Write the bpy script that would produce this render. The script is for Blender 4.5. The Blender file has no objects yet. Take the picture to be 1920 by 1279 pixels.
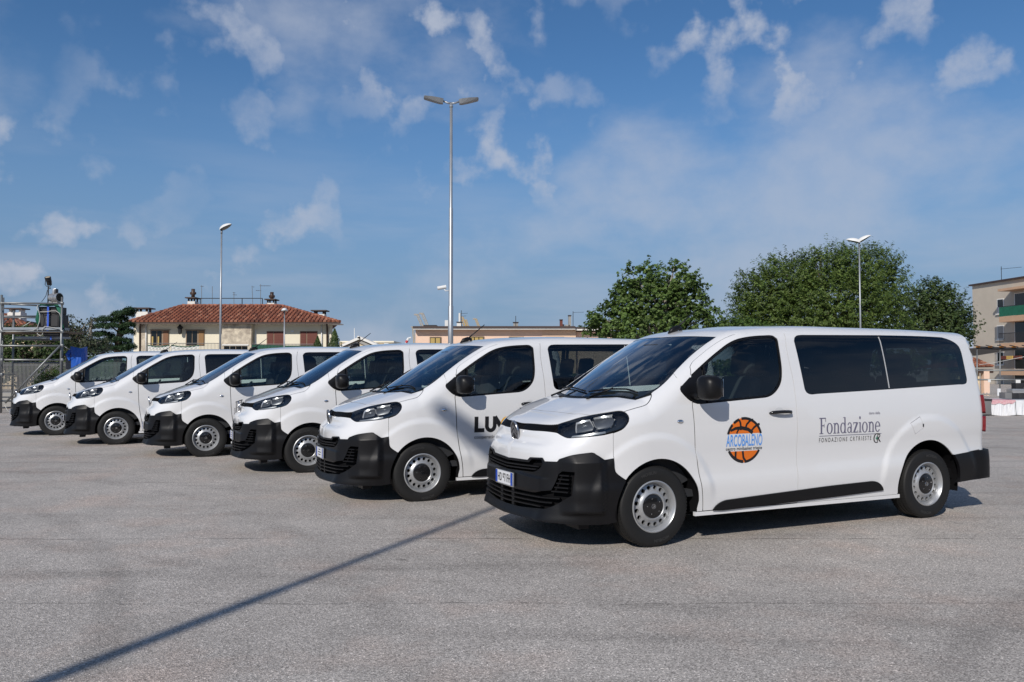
import bpy, bmesh, math, random
import numpy as np
from mathutils import Vector, Matrix, geometry
R = math.radians
random.seed(7); np.random.seed(7)
SC = bpy.context.scene
COL = SC.collection

CLOUD_A=(29.91,30.51,0.0); CLOUD_B=(22.95,29.19,0.0); CLOUD_C=(1.548,38.507,0.0); CLOUD_D=(13.81,19.33,0.0)
SKY_SAT=1.13; SKY_VAL=1.0; SKY_STR=0.092; CLOUD_COL=(5.0,5.5,6.6,1); EXPO=0.0; HAZE_COL=(1.95,3.1,4.9,1)

# ---------------------------------------------------------------- camera
CAM_H, CAM_PITCH, CAM_F = 1.4963, 1.939, 28.915
cd = bpy.data.cameras.new('camera'); cam = bpy.data.objects.new('camera', cd); COL.objects.link(cam)
cd.sensor_width = 36.0; cd.lens = CAM_F; cd.clip_start = 0.05; cd.clip_end = 6000
cam.location = (0, 0, CAM_H); cam.rotation_euler = (R(90 + CAM_PITCH), 0, 0)
SC.camera = cam

# ---------------------------------------------------------------- sun direction: behind the camera, to its left
SUN_EL = 33.5
SH = Vector((0.383, 0.923, 0)).normalized()              # where shadows fall on the ground
S2 = Vector((-SH.x * math.cos(R(SUN_EL)), -SH.y * math.cos(R(SUN_EL)), math.sin(R(SUN_EL))))   # towards the sun
sl = bpy.data.lights.new('sun', 'SUN'); sun = bpy.data.objects.new('sun', sl); COL.objects.link(sun)
sl.energy = 3.75; sl.angle = R(0.53); sl.color = (1.0, 0.94, 0.865)
sun.rotation_euler = S2.to_track_quat('Z', 'Y').to_euler(); sun.location = (-20, -30, 40)

# ---------------------------------------------------------------- world: clear sky with thin broken cloud
wd = bpy.data.worlds.new('World'); SC.world = wd; wd.use_nodes = True
nt = wd.node_tree; nt.nodes.clear()
def wn(t, **k):
    n = nt.nodes.new(t)
    for a, b in k.items(): setattr(n, a, b)
    return n
def wl(a, b): nt.links.new(a, b)
sky = wn('ShaderNodeTexSky', sky_type='NISHITA'); sky.sun_disc = False
sky.sun_elevation = R(SUN_EL); sky.sun_rotation = math.atan2(S2.x, S2.y)
sky.altitude = 300; sky.air_density = 1.0; sky.dust_density = 0.05; sky.ozone_density = 5.0
tc = wn('ShaderNodeTexCoord'); sep = wn('ShaderNodeSeparateXYZ'); wl(tc.outputs['Generated'], sep.inputs[0])
def wmath(op, a, b=None, clamp=False):
    n = wn('ShaderNodeMath', operation=op); n.use_clamp = clamp
    for i, v in enumerate((a, b)):
        if v is None: continue
        if isinstance(v, (int, float)): n.inputs[i].default_value = v
        else: wl(v, n.inputs[i])
    return n.outputs[0]
az = wmath('ARCTAN2', sep.outputs[0], sep.outputs[1]); el = wmath('ARCSINE', sep.outputs[2])
cmb = wn('ShaderNodeCombineXYZ'); wl(az, cmb.inputs[0]); wl(el, cmb.inputs[1])
def cloud(scale, detail, rough, loc, lo, hi, stretch=(1, 1, 1), dist=0.0):
    m = wn('ShaderNodeMapping'); m.inputs['Location'].default_value = loc; m.inputs['Scale'].default_value = stretch
    wl(cmb.outputs[0], m.inputs[0])
    n = wn('ShaderNodeTexNoise'); n.inputs['Scale'].default_value = scale; n.inputs['Detail'].default_value = detail
    n.inputs['Roughness'].default_value = rough; n.inputs['Distortion'].default_value = dist
    wl(m.outputs[0], n.inputs['Vector'])
    r = wn('ShaderNodeMapRange'); r.interpolation_type = 'SMOOTHSTEP'
    r.inputs['From Min'].default_value = lo; r.inputs['From Max'].default_value = hi
    wl(n.outputs['Fac'], r.inputs['Value']); return r.outputs[0]
puff = cloud(14.0, 8, 0.50, CLOUD_A, 0.50, 0.63)            # separate small heaps
field = cloud(2.2, 2, 0.5, CLOUD_B, 0.36, 0.56)
bank = cloud(3.6, 9, 0.54, CLOUD_C, 0.46, 0.66, stretch=(0.8, 1.25, 1.0))   # broad soft banks
low = cloud(5.0, 6, 0.55, CLOUD_D, 0.42, 0.68, stretch=(0.55, 3.0, 1.0))    # layered haze towards the horizon
lw = wn('ShaderNodeMapRange'); lw.interpolation_type = 'SMOOTHSTEP'; lw.inputs['From Min'].default_value = 0.34; lw.inputs['From Max'].default_value = 0.06; wl(el, lw.inputs['Value'])
fine = cloud(24.0, 6, 0.6, CLOUD_A, 0.28, 0.66)
a1 = wmath('MULTIPLY', wmath('MULTIPLY', puff, field), wmath('ADD', wmath('MULTIPLY', fine, 0.50), 0.36)); a2 = wmath('MULTIPLY', bank, wmath('ADD', wmath('MULTIPLY', fine, 0.14), 0.44)); a3 = wmath('MULTIPLY', wmath('MULTIPLY', low, lw.outputs[0]), 0.34)
amount = wmath('MAXIMUM', wmath('MAXIMUM', a1, a2), a3, clamp=True)
mixc = wn('ShaderNodeMix', data_type='RGBA'); wl(amount, mixc.inputs[0])
hs = wn('ShaderNodeHueSaturation'); hs.inputs['Saturation'].default_value = SKY_SAT; hs.inputs['Value'].default_value = SKY_VAL
wl(sky.outputs[0], hs.inputs['Color'])
hz = wn('ShaderNodeMapRange'); hz.interpolation_type = 'SMOOTHERSTEP'; wl(sep.outputs[2], hz.inputs['Value'])
hz.inputs['From Min'].default_value = 0.40; hz.inputs['From Max'].default_value = -0.02; hz.inputs['To Max'].default_value = 0.90
mixh = wn('ShaderNodeMix', data_type='RGBA'); wl(hz.outputs[0], mixh.inputs[0]); wl(hs.outputs[0], mixh.inputs['A']); mixh.inputs['B'].default_value = HAZE_COL
wl(mixh.outputs['Result'], mixc.inputs['A']); mixc.inputs['B'].default_value = CLOUD_COL
bg = wn('ShaderNodeBackground'); bg.inputs[1].default_value = SKY_STR; wl(mixc.outputs['Result'], bg.inputs[0])
wo = wn('ShaderNodeOutputWorld'); wl(bg.outputs[0], wo.inputs[0])

SC.view_settings.view_transform = 'Standard'; SC.view_settings.look = 'None'
SC.view_settings.exposure = EXPO; SC.view_settings.gamma = 1.0
SC.render.engine = 'CYCLES'
SC.cycles.max_bounces = 10; SC.cycles.transparent_max_bounces = 24; SC.cycles.diffuse_bounces = 3; SC.cycles.glossy_bounces = 4
SC.cycles.caustics_reflective = False; SC.cycles.caustics_refractive = False
SC.cycles.sample_clamp_indirect = 6.0

# ---------------------------------------------------------------- materials
MATS = {}
def newmat(name):
    m = bpy.data.materials.new(name); m.use_nodes = True; m.node_tree.nodes.clear(); MATS[name] = m
    return m, m.node_tree
def P(name, col, rough=0.5, metal=0.0, coat=0.0, var=0.0, vscale=4.0, bump=0.0, bscale=60.0, spec=0.5, var2=None, detail=5, coat_rough=0.03, sub=None):
    """principled surface with optional colour variation and fine relief, in object space"""
    m, t = newmat(name); N = t.nodes; L = t.links
    o = N.new('ShaderNodeOutputMaterial'); b = N.new('ShaderNodeBsdfPrincipled'); L.new(b.outputs[0], o.inputs[0])
    b.inputs['Base Color'].default_value = (*col, 1); b.inputs['Roughness'].default_value = rough; b.inputs['Metallic'].default_value = metal
    b.inputs['Coat Weight'].default_value = coat; b.inputs['Coat Roughness'].default_value = coat_rough; b.inputs['Specular IOR Level'].default_value = spec
    if var or bump:
        tcn = N.new('ShaderNodeTexCoord')
    if var:
        n = N.new('ShaderNodeTexNoise'); n.inputs['Scale'].default_value = vscale; n.inputs['Detail'].default_value = detail; n.inputs['Roughness'].default_value = 0.62
        L.new(tcn.outputs['Object'], n.inputs['Vector'])
        r = N.new('ShaderNodeValToRGB'); c2 = var2 or tuple(max(0, c * (1 - var)) for c in col); c1 = tuple(min(1, c * (1 + var * .6)) for c in col) if var2 is None else col
        r.color_ramp.elements[0].color = (*c2, 1); r.color_ramp.elements[1].color = (*c1, 1)
        r.color_ramp.elements[0].position = 0.33; r.color_ramp.elements[1].position = 0.67
        L.new(n.outputs['Fac'], r.inputs[0]); L.new(r.outputs[0], b.inputs['Base Color'])
    if bump:
        n2 = N.new('ShaderNodeTexNoise'); n2.inputs['Scale'].default_value = bscale; n2.inputs['Detail'].default_value = 4
        L.new(tcn.outputs['Object'], n2.inputs['Vector'])
        bp = N.new('ShaderNodeBump'); bp.inputs['Strength'].default_value = bump; bp.inputs['Distance'].default_value = 0.01
        L.new(n2.outputs['Fac'], bp.inputs['Height']); L.new(bp.outputs[0], b.inputs['Normal'])
    return m
def glass(name, tint, ior=1.5, rough=0.0, boost=1.0):
    """thin sheet glass: tinted see-through plus mirror reflection by angle"""
    m, t = newmat(name); N = t.nodes; L = t.links
    o = N.new('ShaderNodeOutputMaterial'); tr = N.new('ShaderNodeBsdfTransparent'); tr.inputs[0].default_value = (*tint, 1)
    gl = N.new('ShaderNodeBsdfGlossy'); gl.inputs['Roughness'].default_value = rough; gl.inputs['Color'].default_value = (.95, .97, 1, 1)
    fr = N.new('ShaderNodeFresnel'); fr.inputs['IOR'].default_value = ior
    mm = N.new('ShaderNodeMath'); mm.operation = 'MULTIPLY'; mm.use_clamp = True; mm.inputs[1].default_value = boost; L.new(fr.outputs[0], mm.inputs[0])
    mx = N.new('ShaderNodeMixShader'); L.new(mm.outputs[0], mx.inputs[0]); L.new(tr.outputs[0], mx.inputs[1]); L.new(gl.outputs[0], mx.inputs[2]); L.new(mx.outputs[0], o.inputs[0])
    return m

# ---------------------------------------------------------------- object helpers
def tag(o, label=None, cat=None, group=None, kind=None):
    if label: o['label'] = label
    if cat: o['category'] = cat
    if group: o['group'] = group
    if kind: o['kind'] = kind
    return o
def link(o, parent=None):
    COL.objects.link(o)
    if parent is not None: o.parent = parent
    return o
def empty(name, loc=(0, 0, 0), rz=0.0):
    o = bpy.data.objects.new(name, None); o.location = loc; o.rotation_euler = (0, 0, rz); o.empty_display_size = .2
    return link(o)
def mesh_obj(name, V, Fc, mat, parent=None, normals=None, smooth=True):
    me = bpy.data.meshes.new(name); me.from_pydata([tuple(map(float, v)) for v in V], [], [tuple(map(int, f)) for f in Fc])
    me.materials.append(MATS[mat] if isinstance(mat, str) else mat)
    if smooth: me.polygons.foreach_set('use_smooth', [True] * len(me.polygons))
    me.update()
    if normals is not None: me.normals_split_custom_set_from_vertices([tuple(map(float, n)) for n in normals])
    o = bpy.data.objects.new(name, me); link(o, parent); return o
class MB:
    """mesh collector: boxes, tubes, prisms, lathes joined into ONE mesh"""
    def __init__(s): s.V = []; s.F = []
    def add(s, V, F, M=None):
        b = len(s.V)
        for v in V:
            v = Vector(v); s.V.append(tuple(M @ v if M is not None else v))
        s.F += [tuple(b + i for i in f) for f in F]; return s
    def box(s, c, d, M=None, bev=0.0, rz=0.0):
        x, y, z = [k / 2 for k in d]
        if bev > 0:
            bm = bmesh.new(); bmesh.ops.create_cube(bm, size=1.0)
            for v in bm.verts: v.co = Vector((v.co.x * d[0], v.co.y * d[1], v.co.z * d[2]))
            bmesh.ops.bevel(bm, geom=bm.edges[:], offset=bev, segments=2, affect='EDGES', profile=.6)
            bm.verts.index_update(); V = [v.co.copy() for v in bm.verts]; F = [[v.index for v in f.verts] for f in bm.faces]; bm.free()
        else:
            V = [(sx * x, sy * y, sz * z) for sz in (-1, 1) for sy in (-1, 1) for sx in (-1, 1)]
            F = [(0, 2, 3, 1), (4, 5, 7, 6), (0, 1, 5, 4), (2, 6, 7, 3), (0, 4, 6, 2), (1, 3, 7, 5)]
        T = Matrix.Translation(c)
        if rz: T = T @ Matrix.Rotation(rz, 4, 'Z')
        return s.add(V, F, (M @ T) if M is not None else T)
    def tube(s, pts, r, n=8, cap=True):
        pts = [Vector(p) for p in pts]; rs = r if isinstance(r, (list, tuple)) else [r] * len(pts)
        b = len(s.V); up = None
        for i, p in enumerate(pts):
            d = (pts[min(i + 1, len(pts) - 1)] - pts[max(i - 1, 0)]).normalized()
            if up is None:
                up = Vector((0, 0, 1)) if abs(d.z) < .9 else Vector((1, 0, 0))
            a = d.cross(up)
            if a.length < 1e-6: a = d.orthogonal()
            a.normalize(); c = a.cross(d).normalized(); up = c
            for k in range(n):
                t = 2 * math.pi * k / n; s.V.append(tuple(p + (a * math.cos(t) + c * math.sin(t)) * rs[i]))
        for i in range(len(pts) - 1):
            for k in range(n):
                k2 = (k + 1) % n; s.F.append((b + i * n + k, b + i * n + k2, b + (i + 1) * n + k2, b + (i + 1) * n + k))
        if cap:
            s.F.append(tuple(b + k for k in range(n))[::-1]); e = b + (len(pts) - 1) * n; s.F.append(tuple(e + k for k in range(n)))
        return s
    def prism(s, poly, h0, h1, M=None):
        """2D polygon (x,y) pulled from z=h0 to h1"""
        n = len(poly); V = [(x, y, h0) for x, y in poly] + [(x, y, h1) for x, y in poly]
        F = [tuple(range(n))[::-1], tuple(range(n, 2 * n))] + [(i, (i + 1) % n, n + (i + 1) % n, n + i) for i in range(n)]
        return s.add(V, F, M)
    def lathe(s, prof, n=48, M=None, closed=False):
        """profile (r, h) revolved about local Z"""
        V = []; m = len(prof)
        for k in range(n):
            t = 2 * math.pi * k / n
            V += [(r * math.cos(t), r * math.sin(t), h) for r, h in prof]
        F = []
        for k in range(n):
            k2 = (k + 1) % n
            for i in range(m - 1 if not closed else m):
                j = (i + 1) % m
                F.append((k * m + i, k2 * m + i, k2 * m + j, k * m + j))
        return s.add(V, F, M)
    def obj(s, name, mat, parent=None, smooth=False, auto=None):
        o = mesh_obj(name, s.V, s.F, mat, parent, smooth=smooth or auto is not None)
        if auto is not None:
            o.data.set_sharp_from_angle(angle=R(auto))
        return o
def bx(name, c, d, mat, parent=None, bev=0.0, rz=0.0): return MB().box(c, d, bev=bev, rz=rz).obj(name, mat, parent, auto=30 if bev else None)
def copy_tree(o, parent=None):
    c = o.copy(); COL.objects.link(c); c.parent = parent
    for ch in list(o.children): copy_tree(ch, c)
    return c
AX_Y = Matrix.Rotation(R(90), 4, 'X')          # local Z -> world -Y

# ---------------------------------------------------------------- the van's body as one smooth surface FV(x,y,z)=0
# (metres; x rearwards from the front axle, y across, z up)
def pch(xs,ys):
    xs=np.array(xs,float);ys=np.array(ys,float)
    h=np.diff(xs);d=np.diff(ys)/h
    m=np.zeros(len(xs)); m[1:-1]=(d[:-1]*h[1:]+d[1:]*h[:-1])/(h[1:]+h[:-1]); m[0]=d[0];m[-1]=d[-1]
    def F(x):
        x=np.asarray(x,float); i=np.clip(np.searchsorted(xs,x)-1,0,len(h)-1)
        xc=np.clip(x,xs[0],xs[-1]); t=(xc-xs[i])/h[i]
        v=(ys[i]*(1+2*t)*(1-t)**2+m[i]*h[i]*t*(1-t)**2+ys[i+1]*t*t*(3-2*t)+m[i+1]*h[i]*t*t*(t-1))
        return v+np.where(x<xs[0],(x-xs[0])*m[0],0)+np.where(x>xs[-1],(x-xs[-1])*m[-1],0)
    return F
def sst(a,b,x):
    t=np.clip((x-a)/(b-a),0,1); return t*t*(3-2*t)
def smax(a,b,k):
    h=np.maximum(k-np.abs(a-b),0)/k
    return np.maximum(a,b)+h*h*k*.25
WZ=pch([.1,.25,.40,.52,.62,.75,.9,1.05,1.2,1.3,1.5,1.7,1.8,1.9,2.05],[.90,.928,.943,.946,.933,.933,.944,.944,.929,.913,.879,.838,.812,.776,.70])
RC=pch([.4,.72,1.1,1.6,2.5,3.5,4.1,4.4],[1.765,1.842,1.897,1.930,1.937,1.928,1.912,1.90])
HC=pch([-1.0,-.88,-.8,-.6,-.4,-.27,.05,.4],[.93,.99,1.028,1.112,1.188,1.232,1.318,1.40])
CZ=pch([.15,.22,.3,.5,.62,.72,.80,.85,.90,.97,1.02,1.15],[.945,.962,.945,.938,.934,.926,.912,.892,.868,.85,.838,.74])
CZ2=pch([.15,.22,.3,.5,.62,.72,.79,.825,.845,.865,.885,.93,.97,1.02,1.15],[.945,.962,.945,.938,.934,.932,.930,.921,.902,.872,.860,.856,.852,.838,.74])
def flare(x,z,xc,r0):
    r=np.hypot(x-xc,z-.345)
    up=sst(.30,.55,z)
    return .017*(1-sst(r0-.05,r0+.03,r))*up
def Wf(x,z):
    zz=z-.012*(x-1.5)*sst(.4,.6,z)*(1-sst(.7,.9,z))*2
    w=WZ(zz)
    w=w-.10*(np.maximum(-.05-x,0)/.55)**2 -.03*(np.maximum(x-3.3,0)/.8)**2
    return w+flare(x,z,0,.60)+flare(x,z,3.275,.68)
def FV(P):
    x,y,z=P[...,0],P[...,1],P[...,2]; a=np.abs(y)
    side=a-Wf(x,z)
    roof=z-(RC(x)-.04*(a/.75)**2)
    ws=(z-(1.2+.598*(x+.3-.308*a*a)-.035*(x-.3)**2+.008))/1.165
    rear=(x-(4.205-.03*(z-.9)**2*np.sign(z-.9)*1.2-.035*(a/.9)**4))
    cab=smax(smax(roof,ws,.05),side,.13)
    cab=smax(cab,rear,.10)
    cab=np.maximum(cab,-.30-x)
    hood=(z-(HC(x)-.012*(a/.5)**2-.10*np.sqrt(np.maximum(a-.55,0)**2+.0009)))/1.06
    cz=CZ(z)+(CZ2(z)-CZ(z))*(1-sst(.40,.66,a))
    front=(-x-cz+(.20-.035*(1-sst(.68,.84,z)))*a*a+.25*np.maximum(a-.62,0)**2)
    front=front/np.sqrt(1+(.4*a)**2)
    nose=smax(smax(hood,side,.16),front,.10+.14*sst(.3,.8,a))
    nose=np.maximum(nose,x-.75)
    return np.minimum(cab,nose)
def grad(P,e=2e-3,f=None):
    f=f or FV
    g=np.stack([(f(P+np.eye(3)[i]*e)-f(P-np.eye(3)[i]*e)) for i in range(3)],-1)
    return g/np.linalg.norm(g,axis=-1,keepdims=True)
K = {
 'band_top': [[-0.803,-0.047,1.009],[-0.787,-0.238,1.015],[-0.768,-0.378,1.016],[-0.738,-0.476,1.02],[-0.712,-0.528,1.027]],
 'hl_top': [[-0.712,-0.528,1.027],[-0.654,-0.584,1.054],[-0.559,-0.652,1.09],[-0.5,-0.703,1.107],[-0.441,-0.755,1.122],[-0.378,-0.798,1.134],[-0.323,-0.824,1.143],[-0.283,-0.847,1.145],[-0.267,-0.864,1.138]],
 'hl_rear': [[-0.267,-0.864,1.138],[-0.255,-0.881,1.127],[-0.248,-0.898,1.109],[-0.248,-0.91,1.088],[-0.257,-0.919,1.063],[-0.273,-0.922,1.041],[-0.295,-0.923,1.017],[-0.329,-0.919,0.993],[-0.36,-0.913,0.981],[-0.399,-0.904,0.968]],
 'hl_bot': [[-0.399,-0.904,0.968],[-0.474,-0.882,0.951],[-0.573,-0.83,0.937],[-0.661,-0.755,0.926],[-0.713,-0.693,0.921],[-0.734,-0.651,0.934],[-0.753,-0.588,0.957]],
 'band_bot': [[-0.753,-0.588,0.957],[-0.773,-0.526,0.961],[-0.824,-0.313,0.959],[-0.839,-0.133,0.958]],
 'hood_front': [[-0.59,0.2,1.111],[-0.581,-0.206,1.115],[-0.566,-0.534,1.108],[-0.537,-0.598,1.112],[-0.505,-0.726,1.099]],
 'hood_side': [[-0.268,-0.863,1.139],[-0.167,-0.873,1.165],[-0.061,-0.876,1.191],[-0.023,-0.868,1.215],[0.006,-0.854,1.242],[0.024,-0.839,1.263],[0.04,-0.811,1.287]],
 'bump_top': [[-0.916,0.32,0.693],[-0.931,-0.095,0.711],[-0.91,-0.358,0.718],[-0.904,-0.396,0.744],[-0.869,-0.554,0.753],[-0.864,-0.582,0.725],[-0.798,-0.682,0.73],[-0.782,-0.696,0.752],[-0.708,-0.761,0.775],[-0.568,-0.846,0.806],[-0.549,-0.854,0.8],[-0.502,-0.868,0.754],[-0.489,-0.872,0.75],[-0.396,-0.909,0.762]],
 'bump_rear': [[-0.396,-0.909,0.762],[-0.395,-0.911,0.723],[-0.392,-0.911,0.682],[-0.379,-0.913,0.644],[-0.337,-0.921,0.608],[-0.298,-0.93,0.577]],
 'bump_bottom': [[-0.388,-0.885,0.218],[-0.458,-0.869,0.224],[-0.526,-0.851,0.233],[-0.685,-0.786,0.251],[-0.769,-0.727,0.268],[-0.867,-0.618,0.278],[-0.922,-0.415,0.278],[-0.955,0.032,0.261]],
 'up_grille': [[-0.913,0.345,0.683],[-0.907,-0.385,0.707],[-0.899,-0.433,0.739],[-0.871,-0.551,0.746],[-0.87,-0.572,0.71],[-0.88,-0.553,0.674],[-0.89,-0.51,0.645],[-0.902,-0.439,0.624],[-0.92,0.3,0.595],[-0.903,0.438,0.599]],
 'lo_grille': [[-0.929,-0.246,0.47],[-0.906,-0.446,0.46],[-0.839,-0.654,0.494],[-0.817,-0.673,0.547],[-0.791,-0.697,0.63],[-0.765,-0.721,0.666],[-0.685,-0.783,0.667],[-0.701,-0.783,0.52],[-0.706,-0.784,0.466],[-0.754,-0.744,0.426],[-0.819,-0.676,0.37],[-0.864,-0.613,0.334],[-0.931,-0.284,0.308]],
 'ws_edge': [[0.041,-0.81,1.287],[0.115,-0.814,1.33],[0.206,-0.803,1.389],[0.364,-0.74,1.504],[0.519,-0.686,1.61],[0.687,-0.683,1.707],[0.834,-0.695,1.786]],
 'ws_top': [[0.834,-0.695,1.786],[0.795,-0.56,1.796],[0.767,-0.437,1.802],[0.731,-0.236,1.806],[0.708,-0.006,1.803]],
 'door_front': [[0.423,-0.86,1.458],[0.441,-0.814,1.514],[0.379,-0.931,1.183],[0.401,-0.942,0.863],[0.417,-0.949,0.681],[0.437,-0.957,0.544],[0.458,-0.95,0.406],[0.471,-0.931,0.274]],
 'door_top': [[0.441,-0.814,1.514],[0.481,-0.791,1.551],[0.569,-0.775,1.609],[0.76,-0.757,1.721],[0.94,-0.759,1.8],[1.03,-0.761,1.821],[1.126,-0.757,1.836],[1.319,-0.752,1.852],[1.557,-0.744,1.867]],
 'door_rear': [[1.557,-0.744,1.867],[1.521,-0.849,1.653],[1.553,-0.887,1.455],[1.543,-0.939,1.113],[1.556,-0.934,0.771],[1.541,-0.943,0.408],[1.549,-0.933,0.285]],
 'dwin': [[0.436,-0.929,1.199],[0.489,-0.929,1.198],[0.762,-0.927,1.215],[1.188,-0.923,1.242],[1.259,-0.92,1.259],[1.334,-0.912,1.304],[1.396,-0.9,1.379],[1.424,-0.882,1.486],[1.429,-0.867,1.563],[1.431,-0.834,1.717],[1.428,-0.817,1.776],[1.399,-0.805,1.799],[1.284,-0.801,1.801],[1.106,-0.805,1.787],[0.96,-0.807,1.758],[0.862,-0.811,1.719],[0.759,-0.822,1.661],[0.636,-0.838,1.586],[0.401,-0.873,1.428],[0.289,-0.893,1.343],[0.278,-0.901,1.322],[0.281,-0.909,1.301],[0.305,-0.918,1.272],[0.368,-0.926,1.221]],
 'rwin': [[1.628,-0.824,1.757],[1.644,-0.813,1.789],[1.676,-0.803,1.808],[1.736,-0.798,1.817],[2.747,-0.788,1.832],[3.621,-0.778,1.833],[3.727,-0.786,1.816],[3.84,-0.803,1.777],[3.901,-0.814,1.73],[3.921,-0.829,1.66],[3.928,-0.879,1.392],[3.912,-0.887,1.352],[3.871,-0.892,1.337],[2.752,-0.914,1.295],[1.732,-0.92,1.259],[1.687,-0.917,1.275],[1.667,-0.911,1.311],[1.651,-0.882,1.486]],
 'div': [[2.747,-0.788,1.832],[2.759,-0.914,1.295]],
 'clad': [[0.579,-0.931,0.272],[0.61,-0.935,0.309],[0.661,-0.938,0.339],[0.727,-0.94,0.356],[1.046,-0.941,0.371],[1.542,-0.943,0.392],[1.969,-0.944,0.41],[2.461,-0.944,0.422],[2.527,-0.944,0.412],[2.587,-0.942,0.377],[2.617,-0.939,0.337],[2.619,-0.937,0.321],[2.116,-0.935,0.302],[1.57,-0.933,0.286],[1.054,-0.931,0.273],[0.685,-0.93,0.264]],
 'flap': [[2.993,-0.952,0.959],[3.134,-0.947,1.022],[3.171,-0.961,0.91],[3.055,-0.957,0.848]],
 'farch': [[-0.293,-0.931,0.578],[-0.202,-0.941,0.656],[-0.1,-0.949,0.714],[-0.027,-0.951,0.731],[0.04,-0.951,0.738],[0.108,-0.95,0.727],[0.167,-0.949,0.701],[0.236,-0.948,0.656],[0.295,-0.95,0.596],[0.337,-0.961,0.489],[0.368,-0.948,0.394],[0.38,-0.937,0.321],[0.381,-0.93,0.263]],
 'rarch': [[2.844,-0.938,0.326],[2.847,-0.948,0.396],[2.877,-0.96,0.473],[2.966,-0.957,0.606],[3.091,-0.948,0.708],[3.204,-0.95,0.768],[3.318,-0.95,0.782],[3.436,-0.948,0.75],[3.524,-0.947,0.68],[3.566,-0.953,0.624]],
 'handle': [[1.218,-0.941,1.095],[1.462,-0.941,1.098]],
 'repeater': [[0.211,-0.944,1.046],[0.28,-0.944,1.047]],
}

def march(O, D, tmax=3.0, n=70, f=None):
    f = f or FV; t = np.zeros(len(O)); D = np.asarray(D, float)
    for _ in range(n):
        v = f(O + t[:, None] * D); t = np.where((v < 4e-5) | (t > tmax), t, t + np.maximum(v * .75, 5e-5))
    return O + t[:, None] * D
def lift(pts, d, back=1.2, f=None):
    d = np.array(d, float); d /= np.linalg.norm(d); pts = np.atleast_2d(np.array(pts, float))
    return march(pts + d * back, np.repeat(-d[None], len(pts), 0), tmax=back + 1.0, f=f)
def sd(pts, f=None): return lift([(x, -1.0, z) for x, z in pts], (0, -1, 0), .6, f)
def fr(pts, f=None): return lift([(-.9, y, z) for y, z in pts], (-1, 0, 0), .7, f)
def onto(Pn, f=None, it=4):
    f = f or FV; Pn = np.array(Pn, float)
    for _ in range(it): Pn = Pn - grad(Pn, f=f) * f(Pn)[:, None] * .8
    return Pn
def spline(pts, step=.02, corner=40, f=None, proj=True):
    """open curve through points, rounded except at corners, laid on the surface"""
    p = np.array(pts, float); L_ = np.linalg.norm(np.diff(p, axis=0), axis=1); q_ = [p[0]]
    for i in range(len(L_)):                                   # keep long straight runs straight beside short arcs
        nb = min([L_[j] for j in (i - 1, i + 1) if 0 <= j < len(L_)] or [9])
        if L_[i] > .12 and L_[i] > 2.2 * nb: q_ += [p[i] + (p[i + 1] - p[i]) * t for t in (.08, .3, .7, .92)]
        q_.append(p[i + 1])
    p = np.array(q_); n = len(p)
    if n < 3: cut = [0, n - 1]
    else:
        dv = np.diff(p, axis=0); dv /= np.linalg.norm(dv, axis=1, keepdims=True)
        cut = [0] + [i for i in range(1, n - 1) if np.dot(dv[i - 1], dv[i]) < math.cos(R(corner))] + [n - 1]
    out = []
    for a, b in zip(cut[:-1], cut[1:]):
        q = p[a:b + 1]; m = len(q); e = np.vstack([2 * q[0] - q[1], q, 2 * q[-1] - q[-2]])
        for i in range(m - 1):
            p0, p1, p2, p3 = e[i], e[i + 1], e[i + 2], e[i + 3]; k = max(1, int(np.linalg.norm(p2 - p1) / step))
            l0, l1, l2 = [max(np.linalg.norm(v), 1e-4) for v in (p1 - p0, p2 - p1, p3 - p2)]
            m1 = ((p1 - p0) / l0 * l1 + (p2 - p1)) * .5; m2 = ((p3 - p2) / l2 * l1 + (p2 - p1)) * .5
            for j in range(k):
                t = j / k; out.append(p1 * (1 + 2 * t) * (1 - t) ** 2 + m1 * t * (1 - t) ** 2 + p2 * t * t * (3 - 2 * t) + m2 * t * t * (t - 1))
    out.append(p[-1]); out = np.array(out)
    return onto(out, f) if proj else out
def cat(*cs):
    o = []
    for c in cs:
        for q in c:
            if not o or np.linalg.norm(np.array(q) - o[-1]) > 2e-3: o.append(np.array(q, float))
    if np.linalg.norm(o[0] - o[-1]) < 2e-3: o.pop()
    return np.array(o)
def pip(pt, poly):
    x, y = pt[:, 0][:, None], pt[:, 1][:, None]; x1, y1 = poly[:, 0][None], poly[:, 1][None]; x2, y2 = np.roll(x1, -1, 1), np.roll(y1, -1, 1)
    c = ((y1 > y) != (y2 > y)) & (x < (x2 - x1) * (y - y1) / np.where(y2 == y1, 1e-12, y2 - y1) + x1)
    return c.sum(1) % 2 == 1
def poly_offset(q, a):
    """move a closed 2D polygon inwards by a"""
    area = .5 * np.sum(q[:, 0] * np.roll(q[:, 1], -1) - np.roll(q[:, 0], -1) * q[:, 1]); s = 1 if area > 0 else -1
    e1 = q - np.roll(q, 1, 0); e2 = np.roll(q, -1, 0) - q
    n1 = np.stack([-e1[:, 1], e1[:, 0]], 1) * s; n2 = np.stack([-e2[:, 1], e2[:, 0]], 1) * s
    n1 /= np.linalg.norm(n1, axis=1, keepdims=True) + 1e-9; n2 /= np.linalg.norm(n2, axis=1, keepdims=True) + 1e-9
    b = n1 + n2; b /= np.maximum(np.sum(b * n1, 1, keepdims=True), .5) ; return q + b * a
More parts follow.
